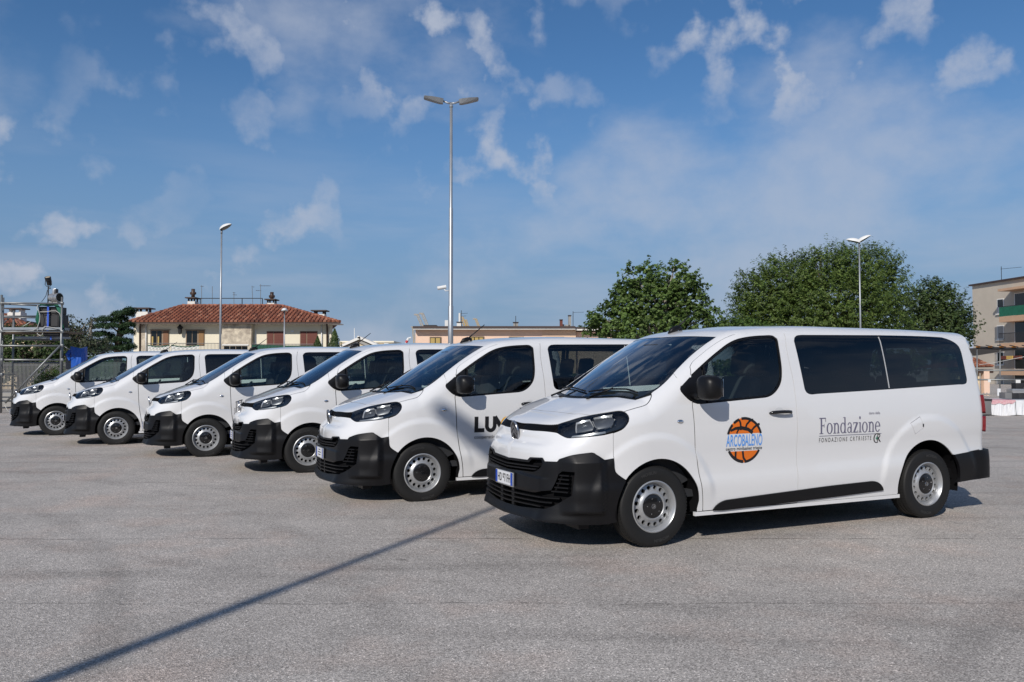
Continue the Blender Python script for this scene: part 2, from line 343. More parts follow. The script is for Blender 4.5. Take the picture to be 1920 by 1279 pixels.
class Skin:
    """collects patches of the body surface into one mesh with exact surface normals"""
    def __init__(s): s.V = []; s.F = []; s.N = []; s.n = 0
    def put(s, V, F, N):
        s.V.append(np.array(V)); s.N.append(np.array(N)); s.F += [tuple(i + s.n for i in f) for f in F]; s.n += len(V)
    def patch(s, loop, d, holes=(), step=.03, inset=0.0, hinset=0.0, off=0.0, flange=0.012, f=None, mirror=False, relift=True, only_mirror=False):
        f = f or FV; d = np.array(d, float); d /= np.linalg.norm(d)
        up = np.array([0, 0, 1.]) if abs(d[2]) < .9 else np.array([1., 0, 0]); u = np.cross(up, d); u /= np.linalg.norm(u); v = np.cross(d, u)
        Bm = np.stack([u, v], 1); loops = []
        for i, lp in enumerate([loop] + list(holes)):
            lp = np.array(lp); q = lp @ Bm; a = inset if i == 0 else -hinset
            if a:
                q2 = poly_offset(q, a); h = lp @ d; q = q2; p3 = q @ Bm.T + h[:, None] * d
                loops.append((q, onto(p3, f)))
            else: loops.append((q, lp))
        q = loops[0][0]; lo, hi = q.min(0), q.max(0)
        gx = np.arange(lo[0] + step / 2, hi[0], step); gy = np.arange(lo[1] + step * .45, hi[1], step * .87); g = []
        for j, y in enumerate(gy): g.append(np.stack([gx + (j % 2) * step / 2, np.full(len(gx), y)], 1))
        g = np.concatenate(g) if g else np.zeros((0, 2))
        if len(g):
            k = pip(g, q)
            for lq, _ in loops[1:]: k &= ~pip(g, lq)
            g = g[k]
        if len(g):
            bd = np.concatenate([l[0] for l in loops]); dm = np.full(len(g), 9.)
            for i in range(0, len(bd), 64): dm = np.minimum(dm, np.min(np.linalg.norm(g[:, None] - bd[None, i:i + 64], axis=2), 1))
            g = g[dm > step * .5]
        pts = np.concatenate([l[0] for l in loops] + [g]); edges = []; b = 0
        for lq, _ in loops:
            n = len(lq); edges += [(b + i, b + (i + 1) % n) for i in range(n)]; b += n
        vv, _, ff, ov, _, _ = geometry.delaunay_2d_cdt([Vector(p) for p in pts.tolist()], edges, [], 0, 1e-7)
        vv = np.array([(p[0], p[1]) for p in vv]); ff = np.array([tuple(t) for t in ff if len(t) == 3])
        cen = vv[ff].mean(1); k = pip(cen, q)
        for lq, _ in loops[1:]: k &= ~pip(cen, lq)
        ff = ff[k]
        h0 = float(np.mean(np.array(loop) @ d)); P3 = vv @ Bm.T + h0 * d
        known = np.full(len(vv), -1)
        for i, o in enumerate(ov):
            for j in o:
                if j < b: known[i] = j
        B3 = np.concatenate([l[1] for l in loops]); un = known < 0
        P3[~un] = B3[known[~un]]
        if un.any(): P3[un] = lift(P3[un], d, 1.0, f)
        N = grad(P3, f=f); P3o = P3 - N * off
        tri = []
        for a_, b_, c_ in ff:
            nn = np.cross(P3[b_] - P3[a_], P3[c_] - P3[a_]); tri.append((a_, b_, c_) if nn @ d > 0 else (a_, c_, b_))
        VV = [P3o]; NN = [N]; FF = list(tri); base = len(P3o)
        if flange:
            for i, (lq, l3) in enumerate(loops):
                n = len(l3); nb = grad(np.array(l3), f=f); tg = np.roll(l3, -1, 0) - np.roll(l3, 1, 0)
                sd_ = np.cross(tg, nb); sd_ /= np.linalg.norm(sd_, axis=1, keepdims=True) + 1e-9
                area = .5 * np.sum(lq[:, 0] * np.roll(lq[:, 1], -1) - np.roll(lq[:, 0], -1) * lq[:, 1])
                ccw = area > 0; out = sd_ if (ccw == (i == 0)) else -sd_
                top = np.array(l3) - nb * off; bot = top - nb * flange
                VV += [top, bot]; NN += [out, out]
                for a_ in range(n):
                    c_ = (a_ + 1) % n; fq = (base + a_, base + n + a_, base + n + c_, base + c_)
                    FF.append(fq if (ccw == (i == 0)) else fq[::-1])
                base += 2 * n
        V = np.concatenate(VV); N = np.concatenate(NN)
        if not only_mirror: s.put(V, FF, N)
        if mirror or only_mirror: s.put(V * [1, -1, 1], [t[::-1] for t in FF], N * [1, -1, 1])
        return s
    def obj(s, name, mat, parent):
        return mesh_obj(name, np.concatenate(s.V), s.F, mat, parent, np.concatenate(s.N))
MIR = np.array([1, -1, 1.])
def sweep(path, w, h, up, cap=True):
    """bar of section w (along up) x h (across) following a path"""
    p = np.array(path, float); u = np.array(up, float); n = len(p); t = np.gradient(p, axis=0); t /= np.linalg.norm(t, axis=1, keepdims=True)
    u = np.broadcast_to(u, p.shape); s = np.cross(t, u); s /= np.linalg.norm(s, axis=1, keepdims=True)
    V = np.stack([p + u * w / 2 + s * h / 2, p + u * w / 2 - s * h / 2, p - u * w / 2 - s * h / 2, p - u * w / 2 + s * h / 2], 1).reshape(-1, 3)
    F = [(4 * i + k, 4 * i + (k + 1) % 4, 4 * i + 4 + (k + 1) % 4, 4 * i + 4 + k) for i in range(n - 1) for k in range(4)]
    F += [(3, 2, 1, 0), tuple(4 * (n - 1) + k for k in range(4))]
    return V.tolist(), F

# ---- van materials
P('white_paint', (.705, .708, .712), rough=.30, coat=1.0, coat_rough=.02)
P('black_plastic', (.006, .006, .007), rough=.40, bump=.05, bscale=420, spec=.26)
P('black_gloss', (.012, .012, .013), rough=.12, spec=.5)
P('dark_void', (.006, .006, .007), rough=.9, spec=.1)
P('interior_dark', (.022, .024, .028), rough=.75)
P('seat_fabric', (.03, .033, .04), rough=.9, bump=.2, bscale=300)
P('interior_grey', (.20, .20, .20), rough=.8)
P('rubber', (.012, .012, .012), rough=.62, bump=.05, bscale=200, spec=.35)
P('tyre_text', (.035, .035, .035), rough=.5)
P('steel_silver', (.43, .44, .45), rough=.36, metal=.55)
P('chrome', (.78, .79, .80), rough=.09, metal=1.0)
P('dark_chrome', (.03, .03, .032), rough=.22, metal=.3)
P('reflector', (.80, .81, .83), rough=.30, metal=.65)
P('plate_white', (.72, .73, .74), rough=.4)
P('plate_blue', (.01, .06, .40), rough=.4)
P('ink_black', (.012, .012, .014), rough=.35)
P('tail_red', (.16, .004, .008), rough=.1, coat=1.0)
P('graphic_orange', (.72, .16, .012), rough=.35)
P('graphic_blue', (.10, .32, .78), rough=.35)
P('graphic_white', (.80, .80, .80), rough=.35)
P('graphic_mauve', (.13, .125, .19), rough=.35)
P('graphic_green', (.01, .22, .13), rough=.35)
P('graphic_yellow', (.80, .42, .02), rough=.35)
P('mirror_glass', (.7, .72, .75), rough=.02, metal=1.0)
P('cable_grey', (.45, .46, .47), rough=.5)
P('yellow_dot', (.75, .65, .05), rough=.5)
glass('windscreen_glass', (.74, .82, .82), 1.52, boost=1.7)
glass('door_glass', (.70, .80, .76), 1.52, boost=1.1)
glass('privacy_glass', (.27, .31, .31), 1.52, boost=1.15)
glass('lens_glass', (.90, .92, .93), 1.5, boost=1.3)

def WSZ(x, a): return 1.2 + .598 * (x + .3 - .308 * a * a) - .035 * (x - .3) ** 2 + .008
def HDZ(x, a): return HC(x) - .012 * (a / .5) ** 2 - .10 * np.sqrt(np.maximum(a - .55, 0) ** 2 + .0009)
def base_x(y):
    lo, hi = -.6, .5
    for _ in range(40):
        m = (lo + hi) / 2
        if WSZ(m, abs(y)) > HDZ(m, abs(y)): hi = m
        else: lo = m
    return lo

def make_van():
    root = empty('parked_van')
    C = {k: spline(v) for k, v in K.items() if k not in ('ws_edge', 'bump_top', 'bump_rear', 'bump_bottom', 'up_grille', 'lo_grille', 'dwin', 'rwin', 'clad', 'flap', 'hood_front', 'band_top', 'band_bot', 'farch', 'rarch', 'door_front')}
    def at(c, p): return int(np.argmin(np.linalg.norm(c - np.array(p), axis=1)))
    # --- centre line points and the curves that run to it
    c_bt = fr([(0, 1.008)])[0]; c_bb = fr([(0, .958)])[0]
    band_top = spline([c_bt] + K['band_top']); band_bot = spline(K['band_bot'] + [c_bb.tolist()])
    hf = [[-.592, 0, 1.113]] + K['hood_front'][1:4] + [[-.500, -.703, 1.107]]
    hood_front = spline(hf); hl_top = C['hl_top']; i_hf = at(hl_top, hf[-1]); hood_front[-1] = hl_top[i_hf]
    hl_rear, hl_bot, hood_side = C['hl_rear'], C['hl_bot'], C['hood_side']; hood_side[0] = hl_top[-1]; hl_rear[0] = hl_top[-1]; hl_bot[0] = hl_rear[-1]
    # --- windscreen: base line where bonnet and screen surfaces meet
    ys = np.linspace(0, -.79, 30); base = np.array([[base_x(y), y, 0] for y in ys]); base[:, 2] = [WSZ(x, abs(y)) for x, y, _ in base]
    we = [[.062, -.808, 1.298], [.115, -.810, 1.33], [.206, -.798, 1.389], [.364, -.752, 1.504], [.519, -.712, 1.61], [.687, -.690, 1.707], [.834, -.690, 1.786]]
    ws_edge = spline(we, corner=80); ws_top = spline([we[-1]] + K['ws_top'][1:-1] + [[.708, 0, 1.806]])
    ws_low = spline(np.vstack([base[:-1:3], [we[0]]]).tolist(), corner=80)
    screen = cat(ws_low, ws_edge, ws_top); screen_full = cat(screen, (screen * MIR)[::-1])
    # --- side curves
    dwin = spline(K['dwin'] + [K['dwin'][0]], corner=60)
    farch_p = [[.03 - .405 * math.cos(R(a)), -.95, .335 + .405 * math.sin(R(a))] for a in np.linspace(37, 176, 26)]
    farch = sd([(p[0], p[2]) for p in farch_p]); farch = np.vstack([farch, sd([(.438, .30), (.44, .266)])])
    farch[:, 0] = np.where(farch[:, 2] < .33, np.minimum(farch[:, 0], .42), farch[:, 0])
    rarch = sd([(3.262 - .44 * math.cos(R(a)), .345 + .44 * math.sin(R(a))) for a in np.linspace(-8, 140, 28)])
    dfr = spline([sd([(x, z)])[0].tolist() for x, z in [(.404, 1.428), (.400, 1.38), (.388, 1.27), (.383, 1.212), (.380, 1.18), (.397, .86), (.414, .70), (.440, .544), (.468, .40), (.478, .32), (.480, .27)]], corner=80)
    dfr[:, :] = dfr
    i_x2 = at(dfr, (.383, -.926, 1.212)); d_up = spline([dfr[0].tolist(), sd([(.425, 1.475)])[0].tolist(), K['door_top'][0]])
    d_top = C['door_top']; d_rear = C['door_rear']
    d_rear = spline([K['door_rear'][0]] + [sd([(x, z)])[0].tolist() for x, z in [(1.525, 1.72), (1.530, 1.55), (1.545, 1.40), (1.546, 1.1), (1.545, .77), (1.545, .41), (1.545, .27)]], corner=80)
    d_bot = sd([(x, .27) for x in np.linspace(1.545, .480, 50)])
    i1 = at(dwin, dfr[0]); i2 = at(dwin, dfr[i_x2])
    dw = np.vstack([dwin[:-1], dwin[:-1]]); n = len(dwin) - 1
    def arc(a, b): return dw[a:(b if b > a else b + n) + 1]
    door_loop = cat(d_up, d_top, d_rear, d_bot, dfr[i_x2:][::-1], arc(i2, i1))
    tri_front = arc(i1, i2)                                   # black quarter trim ahead of the door gap
    jx = at(ws_edge, (.30, -.775, 1.46)); j_mid = dw[i1 + max(2, int((i2 - i1) % n * .25))]
    ij = at(dwin, (.30, -.891, 1.352))
    sill_z = .262
    seam = lift([(-.399, -.905, z) for z in np.linspace(.968, .762, 12)], (-.45, -.9, 0), .6)
    seam[0] = hl_rear[-1]
    bump_rear = spline([K['bump_rear'][0]] + K['bump_rear'][1:5] + [farch[0].tolist()], corner=80); seam[-1] = bump_rear[0]
    fender_loop = cat(hood_side, ws_edge[:jx + 1], arc(ij, i2), dfr[i_x2:], sd([(x, .27) for x in (.47, .45, .43)]), farch[::-1], bump_rear[::-1], seam[::-1], hl_rear[::-1])
    # roof edge and rear corner
    def redge(x): return lift([(x, -.80, 1.86)], (0, -.55, 1), .6)[0]
    xs = np.linspace(1.0, 4.08, 90); re_ = [redge(x) for x in xs]
    re_front = spline([we[-1], lift([(.90, -.715, 1.85)], (0, -.3, 1))[0].tolist(), re_[0].tolist()], corner=80)
    redge_c = cat(re_front, re_)
    zc_ = np.linspace(1.78, .60, 44); rc = lift([(4.15, -.90, z) for z in zc_], (1, -1, 0), .8)
    rtop = lift([(4.12, -.79, 1.86)], (1, -1, 1), .8); corner = cat([re_[-1]], rtop, rc)
    k_dt = int(np.argmin(np.abs(redge_c[:, 0] - 1.557)))
    frame_loop = cat(ws_edge[jx:], redge_c[:k_dt + 1], d_top[::-1], d_up[::-1], arc(i1, ij)[0:], [ws_edge[jx]])
    rb_top = sd([(x, .622 + .075 * (x - 3.6)) for x in np.linspace(3.60, 4.05, 18)])
    side_loop = cat(d_rear, sd([(x, .27) for x in np.linspace(1.56, 2.82, 50)]), rarch, rb_top, [rc[-1]], corner[::-1], redge_c[k_dt:][::-1])
    rwin = spline(K['rwin'] + [K['rwin'][0]], corner=70)[:-1]
    flap = spline(K['flap'] + [K['flap'][0]])[:-1]
    # ---------------------------------------------------------------- painted body
    sk = Skin(); SD = (0, -.95, .3)
    for mir in (0, 1):
        kw = dict(only_mirror=bool(mir))
        sk.patch(frame_loop, (-.35, -.65, .7), step=.025, **kw)
        sk.patch(side_loop, SD, holes=[rwin, flap], step=.028, **kw)
    fr_top = cat(redge_c, lift([(4.14, y, 1.93) for y in np.linspace(-.70, 0, 16)], (1, 0, 1), .6))
    half = cat(ws_top[::-1][:1], ws_top[::-1], fr_top)
    roof_full = cat(half, (half * MIR)[::-1])
    sk.patch(roof_full, (0, 0, 1), step=.05, flange=0)
    rear_half = cat(lift([(4.14, y, 1.93) for y in np.linspace(0, -.70, 16)], (1, 0, 1), .6), corner[1:], lift([(4.2, y, .60) for y in np.linspace(-.8, 0, 12)], (1, 0, 0)))
    rear_full = cat(rear_half, (rear_half * MIR)[::-1])
    rwn = [(-.62, 1.18), (.62, 1.18), (.60, 1.5), (.55, 1.70), (.50, 1.74), (-.50, 1.74), (-.55, 1.70), (-.60, 1.5)]
    rwl = lift([(4.3, y, z) for y, z in rwn], (1, 0, 0)); rwl = spline(rwl.tolist() + [rwl[0].tolist()], corner=80)[:-1]
    sk.patch(rear_full, (1, 0, 0), holes=[rwl], step=.05, flange=.01)
    sk.obj('body_shell', 'white_paint', root)
    hood_rear = np.array([[base_x(y) - .035 - .02 * (1 - (y / .8) ** 2), y, 0] for y in np.linspace(-.77, 0, 28)])
    hood_rear = lift(hood_rear, (0, 0, 1), 2.0)
    hood_half = cat(hood_front, hl_top[i_hf:], hood_side[:-1], hood_rear)
    hood_full = cat(hood_half, (hood_half * MIR)[::-1])
    Skin().patch(hood_full, (-.25, 0, 1), step=.03, inset=.0055, flange=.006).obj('hood', 'white_paint', root)
    cap_half = cat(hood_front, hl_top[:i_hf + 1][::-1], band_top[::-1])
    cap_full = cat(cap_half[:0], hood_front, hl_top[:i_hf + 1][::-1], band_top[::-1], (band_top * MIR)[1:], (hl_top[:i_hf + 1] * MIR), (hood_front * MIR)[::-1])
    Skin().patch(cap_full, (-.6, 0, .8), step=.025, inset=.0025, flange=.007).obj('hood_front_panel', 'white_paint', root)
    for mir in (0, 1):
        fe = Skin().patch(fender_loop, (-.1, -.97, .2), step=.022, inset=.0035, flange=.006, only_mirror=bool(mir)).obj('fender', 'white_paint', root)
        rp = MB()
        c0 = sd([(.245, 1.047)])[0] * (MIR if mir else 1); s_ = -1 if not mir else 1
        rp.lathe([(.001, .010), (.018, .009), (.027, .004), (.030, -.002)], 20, Matrix.Translation(c0) @ (AX_Y if not mir else Matrix.Rotation(R(-90), 4, 'X')) @ Matrix.Diagonal((1.15, .62, 1, 1)))
        rp.obj('side_indicator', 'chrome', fe, smooth=True)
        dr = Skin().patch(door_loop, SD, step=.028, inset=.0058, flange=.006, only_mirror=bool(mir)).obj('front_door', 'white_paint', root)
        hc = sd([(1.335, 1.10)])[0]
        hm = MB(); y0 = hc[1]
        prof = [(1.215, 1.098, .010), (1.235, 1.103, .024), (1.28, 1.107, .040), (1.34, 1.109, .046), (1.41, 1.108, .044), (1.447, 1.104, .036), (1.462, 1.098, .020)]
        V = []; Fh = []
        for (x, z, o) in prof:
            hh = .0155 if x > 1.23 else .008
            for a in range(8):
                t = 2 * math.pi * a / 8; V.append((x, y0 - o + math.cos(t) * .010, z + math.sin(t) * hh))
        for i in range(len(prof) - 1):
            for a in range(8): Fh.append((i * 8 + a, i * 8 + (a + 1) % 8, i * 8 + 8 + (a + 1) % 8, i * 8 + 8 + a))
        Fh += [tuple(range(8))[::-1], tuple(range(8 * (len(prof) - 1), 8 * len(prof)))]
        if mir: V = [(x, -y, z) for x, y, z in V]; Fh = [t[::-1] for t in Fh]
        hm.add(V, Fh); hm.obj('handle', 'black_gloss', dr, smooth=True)
        # hand recess behind the handle: flat patch, its shade put into the colour
        cup = Skin().patch(sd([(1.335 + .055 * math.cos(t), 1.103 + .045 * math.sin(t)) for t in np.linspace(0, 2 * math.pi, 24)[:-1]]), SD, step=.02, off=-.0015, flange=0, only_mirror=bool(mir)); cup.obj('handle_recess_shade', 'handle_cup_shade', dr)
        # glazing of the front door
        x_s = .545
        def cutx(lp, left):
            q = [p for p in lp if (p[0] < x_s) == left]; return np.array(q)
        lp = arc(i1, i1 - 1 if i1 > 0 else n - 1)
        sail = cutx(lp, True); gl = cutx(lp, False)
        # order both as simple loops around their centroids
        def order(q):
            c = q.mean(0); return q[np.argsort(np.arctan2(q[:, 2] - c[2], q[:, 0] - c[0]))]
        sail, gl = order(sail), order(gl)
        Skin().patch(sail, SD, step=.03, off=.004, flange=.012, inset=.001, only_mirror=bool(mir)).obj('quarter_trim', 'black_plastic', dr)
        q2 = poly_offset(gl[:, [0, 2]], .016); gi = sd([(x, z) for x, z in q2])
        Skin().patch(gl, SD, holes=[gi], step=.05, off=.003, flange=.012, inset=.001, only_mirror=bool(mir)).obj('window_seal', 'black_plastic', dr)
        Skin().patch(gi, SD, step=.06, off=.010, flange=0, only_mirror=bool(mir)).obj('window_glass', 'door_glass', dr)
        # rear side glazing in two panes with a printed dark border
        top_d, bot_d = np.array(K['div'][0]), np.array(K['div'][1])
        def sideof(p): 
            t = (p[2] - bot_d[2]) / (top_d[2] - bot_d[2]); return p[0] - (bot_d[0] + t * (top_d[0] - bot_d[0]))
        for kk, fn in (('window_pane', lambda p: sideof(p) < -.004), ('window_pane', lambda p: sideof(p) > .004)):
            q = [p for p in rwin if fn(p)]; sgn = -1 if sideof(q[0]) < 0 else 1
            for t in np.linspace(0.0, 1.0, 14):
                z = bot_d[2] + t * (top_d[2] - bot_d[2]); q.append(sd([(bot_d[0] + t * (top_d[0] - bot_d[0]) + sgn * .005, z)])[0])
            q = order(np.array(q))
            wp = Skin().patch(q, SD, step=.06, off=.001, flange=.004, inset=.002, only_mirror=bool(mir)).obj(kk, 'privacy_glass', root)
            q2 = poly_offset(q[:, [0, 2]], .055); gi2 = sd([(x, z) for x, z in q2])
            Skin().patch(q, SD, holes=[gi2], step=.06, off=.007, flange=0, inset=.003, only_mirror=bool(mir)).obj('dark_border', 'black_gloss', wp)
        V, Fq = sweep(sd([(bot_d[0] + t * (top_d[0] - bot_d[0]), bot_d[2] + .012 + t * (top_d[2] - bot_d[2] - .03)) for t in np.linspace(0, 1, 12)]) + [0, .001, 0], .011, .004, (1, 0, 0))
        if mir: V = [(x, -y, z) for x, y, z in V]; Fq = [t[::-1] for t in Fq]
        MB().add(V, Fq).obj('pane_divider', 'cable_grey', root)
        fl = Skin().patch(flap, SD, step=.03, inset=.004, flange=.01, only_mirror=bool(mir)).obj('fuel_flap', 'white_paint', root) if not mir else Skin().patch(flap, SD, step=.03, inset=0, flange=.01, only_mirror=True).obj('side_panel_cover', 'white_paint', root)
        if not mir: bx('flap_catch', tuple(sd([(3.162, .935)])[0] - [0, .002, 0]), (.012, .006, .03), 'ink_black', fl)
        cl = spline(K['clad'] + [K['clad'][0]], corner=50)[:-1]
        Skin().patch(cl, (0, -1, 0), step=.04, off=-.014, flange=.016, inset=.002, only_mirror=bool(mir)).obj('side_cladding', 'black_plastic', root)
        V, Fq = sweep(sd([(x, .250) for x in np.linspace(.405, 2.86, 40)]) + [0, .016, 0], .034, .03, (0, 0, 1))
        if mir: V = [(x, -y, z) for x, y, z in V]; Fq = [t[::-1] for t in Fq]
        MB().add(V, Fq).obj('sill', 'white_paint', root)
    # ---------------------------------------------------------------- nose panel
    bump_half = [fr([(0, .705)])[0].tolist()] + K['bump_top'][1:]
    bt = np.vstack([spline(bump_half, corner=25)])
    bt[-1] = seam[-1]
    nose_half = cat(hl_bot, band_bot, bt, seam[::-1])
    sk = Skin()
    for mir in (0, 1): sk.patch(nose_half, (-.75, -.66, .0), step=.02, inset=0, flange=.012, only_mirror=bool(mir))
    sk.obj('nose_panel', 'white_paint', root)
    # ---------------------------------------------------------------- windscreen
    scr = Skin().patch(screen_full, (-.5, 0, .86), step=.05, flange=.004, off=.002, inset=.002).obj('windscreen', 'windscreen_glass', root)
    inner = cat(screen_full)
    d_ = np.array([-.5, 0, .86]); d_ /= np.linalg.norm(d_); u_ = np.array([0, 1., 0]); v_ = np.cross(d_, u_)
    q = np.stack([inner @ u_, inner @ v_], 1); q2 = poly_offset(q, .028); h_ = inner @ d_
    inn = onto(q2[:, :1] * u_ + q2[:, 1:] * v_ + h_[:, None] * d_)
    Skin().patch(screen_full, (-.5, 0, .86), holes=[inn], step=.06, off=.008, flange=0, inset=.003).obj('dark_border', 'black_gloss', scr)
    cow = cat(hood_rear[::-1] + [-.01, 0, 0], [[base_x(y) + .05, y, WSZ(base_x(y) + .05, abs(y))] for y in np.linspace(0, -.77, 28)][::-1])
    cw = MB(); yy = np.linspace(-.80, .80, 40)
    a_ = [(base_x(y) - .09, y, float(HDZ(base_x(y) - .09, abs(y))) - .02) for y in yy]; b_ = [(base_x(y) + .02, y, float(WSZ(base_x(y) + .02, abs(y))) - .012) for y in yy]
    cw.add(a_ + b_, [(i, i + 1, 41 + i, 40 + i) for i in range(39)]); cw.obj('cowl', 'black_plastic', root)
    # wipers lying on the base of the screen
    for (y0, y1, dx) in ((.62, -.05, .05), (-.12, -.70, .045)):
        w = MB(); pts = []
        for t in np.linspace(0, 1, 9):
            y = y0 + (y1 - y0) * t; x = base_x(y) + dx + .03 * math.sin(t * 3.14); pts.append((x, y, float(WSZ(x, abs(y))) + .016))
        w.tube(pts, .008, 6)
        ym = (y0 + y1) / 2; xm = base_x(ym); w.tube([(xm - .05, ym + .22, float(HDZ(xm - .05, abs(ym))) + .0), (xm + dx + .02, ym, float(WSZ(xm + dx + .02, abs(ym))) + .03)], .009, 6)
        w.obj('wiper', 'black_plastic', root, smooth=True)
    for y in (-.26, .26):
        zz = float(HDZ(-.265, .26)); MB().box((-.262, y, zz + .006), (.035, .045, .014), bev=.004).obj('washer_nozzle', 'black_plastic', root, auto=30)
    # ---------------------------------------------------------------- grille band, badge
    band_half = cat(band_top, [hl_bot[-1]], band_bot)
    band_full = cat(band_top[::-1], (band_top * MIR), [hl_bot[-1] * MIR], (band_bot * MIR), band_bot[::-1])
    Skin().patch(band_full, (-1, 0, .2), step=.03, off=.016, flange=0).obj('grille_band', 'dark_void', root)
    rb = MB()
    for sg in (1, -1):
        for y in np.arange(-.10, -.53, -.0225):
            zt = np.interp(-y, -band_top[:, 1], band_top[:, 2]) - .002; zb = np.interp(-y, -band_bot[::-1, 1], band_bot[::-1, 2]) + .002
            p0 = fr([(y + .012, zb)])[0]; p1 = fr([(y - .012, zt)])[0]
            V, Fq = sweep([p0 + [.010, 0, 0], (p0 + p1) / 2 + [.008, 0, 0], p1 + [.010, 0, 0]], .006, .010, (0, 1, 0))
            V = [(a, b * sg, c) for a, b, c in V]; rb.add(V, [t[::sg] for t in Fq])
    rb.obj('grille_ribs', 'black_plastic', root)['kind'] = 'stuff'
    bc = fr([(0, .925)])[0]; tilt = Matrix.Translation((bc[0] - .010, 0, .928)) @ Matrix.Rotation(R(-8), 4, 'Y') @ Matrix.Rotation(R(-90), 4, 'Y')
    # local: X -> world z(up), Z -> forward (-x)
    bd = MB(); bd.lathe([(.001, .012), (.7, .012), (.86, .010)], 40, tilt @ Matrix.Diagonal((.107, .075, 1, 1))); badge = bd.obj('emblem', 'dark_chrome', root, smooth=True)
    rm = MB(); rm.lathe([(.88, .008), (.88, .013), (.93, .017), (.98, .014), (1.0, .006), (1.0, .0)], 40, tilt @ Matrix.Diagonal((.107, .075, 1, 1))); rm.obj('emblem_rim', 'rim_chrome', badge, smooth=True)
    for x0 in (-.045, -.005):
        ch = MB(); w = .024
        for sg in (1, -1):
            ch.prism([(x0, .058 * sg), (x0 + .052, 0), (x0 + .052 + w, 0), (x0 + w, .058 * sg)][::sg], .012, .019, tilt)
        ch.obj('chevron', 'rim_chrome', badge)
    # ---------------------------------------------------------------- headlights
    hl_loop = cat(hl_top, hl_rear, hl_bot)
    DH = (-.72, -.55, .42)
    for mir in (0, 1):
        m = bool(mir)
        ln = Skin().patch(hl_loop, DH, step=.02, inset=.0035, off=.0, flange=.004, only_mirror=m).obj('headlight', 'lens_glass', root)
        Skin().patch(hl_loop, DH, step=.03, inset=.002, off=.055, flange=-.055, only_mirror=m).obj('lamp_housing', 'black_gloss', ln)
        def reg(pts): return onto(np.array([lift([p], DH, .6)[0] for p in pts]))
        def hlp(a, b):   # a along the lamp (0 inner..1 outer), b from bottom to top
            x = -.70 + a * .43; top = np.array([np.interp(x, hl_top[:, 0], hl_top[:, k]) for k in range(3)])
            hb = np.vstack([hl_rear[::-1][:max(1, len(hl_rear) // 2)][::-1], hl_bot]); o = np.argsort(hb[:, 0]); bot = np.array([np.interp(x, hb[o, 0], hb[o, k]) for k in range(3)])
            return bot + (top - bot) * b
        for (a0, a1, a2, a3, b0, b1) in ((.14, .22, .42, .42, .30, .78), (.46, .46, .84, .80, .30, .84)):
            lp = spline([hlp(a0, b0), hlp((a0 + a1) / 2, (b0 + b1) / 2), hlp(a1, b1), hlp((a1 + a2) / 2, b1 + .02), hlp(a2, b1), hlp(a3, (b0 + b1) / 2), hlp(a3, b0), hlp((a0 + a3) / 2, b0), hlp(a0, b0)], corner=50)[:-1]
            Skin().patch(lp, DH, step=.02, off=.030, flange=.03, only_mirror=m).obj('reflector_surround', 'lamp_bezel', ln)
            c3 = lp.mean(0); lp2 = c3 + (lp - c3) * .86; lp2 = onto(lp2)
            cs = lambda Pq, c3=c3: FV(Pq) + .045 * np.clip(1 - (np.linalg.norm(Pq - c3, axis=-1) / .085) ** 2, 0, 1)
            V2 = Skin().patch(lp2, DH, step=.008, off=.026, flange=0, only_mirror=m, f=cs).obj('reflector', 'reflector', ln)
        lp = cat([hlp(a, .07) for a in np.linspace(.02, .58, 20)], [hlp(a, .155) for a in np.linspace(.58, .05, 20)])
        Skin().patch(onto(lp), DH, step=.02, off=.018, flange=.02, only_mirror=m).obj('light_strip', 'light_strip', ln)
    # ---------------------------------------------------------------- bumper
    def FB(Pq):
        x, y, z = Pq[..., 0], Pq[..., 1], Pq[..., 2]; a = np.abs(y)
        pod = sst(-.81, -.70, x) * (1 - sst(-.53, -.445, x)) * sst(.29, .335, z) * np.clip((.815 - z) / .085, 0, 1) * sst(.50, .72, a)
        ledge = (1 - sst(.585, .60, z)) * sst(.44, .48, z) * (1 - sst(.55, .66, a)) * (1 - sst(-.70, -.6, x))
        lip = .008 * (1 - sst(.24, .33, z)) * (1 - sst(-.72, -.5, x))
        skirt = .014 * (1 - sst(.30, .42, z)) * sst(.45, .62, a) * (1 - sst(-.55, -.42, x))
        return FV(Pq) - .010 - .046 * pod - .012 * ledge - lip - skirt
    bt_b = spline([[p[0], p[1], p[2]] for p in bump_half], corner=25, f=FB); br_b = onto(bump_rear, FB)
    af = sd([(.03 - .405 * math.cos(R(a)), .335 + .405 * math.sin(R(a))) for a in np.linspace(37, -14, 14)], FB)
    bb = spline([af[-1].tolist()] + [[-.458, -.869, .224], [-.526, -.851, .225], [-.685, -.786, .228], [-.769, -.727, .232], [-.867, -.618, .234], [-.922, -.415, .232], [-.962, 0, .225]], f=FB, corner=80)
    upg = spline([fr([(0, .606)])[0].tolist(), [-.902, -.439, .624], [-.89, -.51, .645], [-.88, -.553, .674], [-.87, -.572, .705], [-.869, -.547, .738], [-.893, -.42, .730], [-.904, -.385, .700], fr([(0, .686)])[0].tolist()], f=FB, corner=30)
    log_ = spline([fr([(0, .30)])[0].tolist(), [-.931, -.284, .308], [-.864, -.613, .334], [-.819, -.676, .37], [-.754, -.743, .426], [-.705, -.782, .466], [-.701, -.782, .52], [-.687, -.785, .655], [-.766, -.723, .655], [-.792, -.698, .63], [-.818, -.674, .547], [-.838, -.654, .494], [-.906, -.446, .462], [-.929, -.246, .458], fr([(0, .455)])[0].tolist()], f=FB, corner=30)
    bl = cat(bt_b, br_b, af, bb, log_, upg)
    sk = Skin(); DB = (-.75, -.66, -.05)
    for mir in (0, 1): sk.patch(bl, DB, step=.017, flange=.03, f=FB, only_mirror=bool(mir))
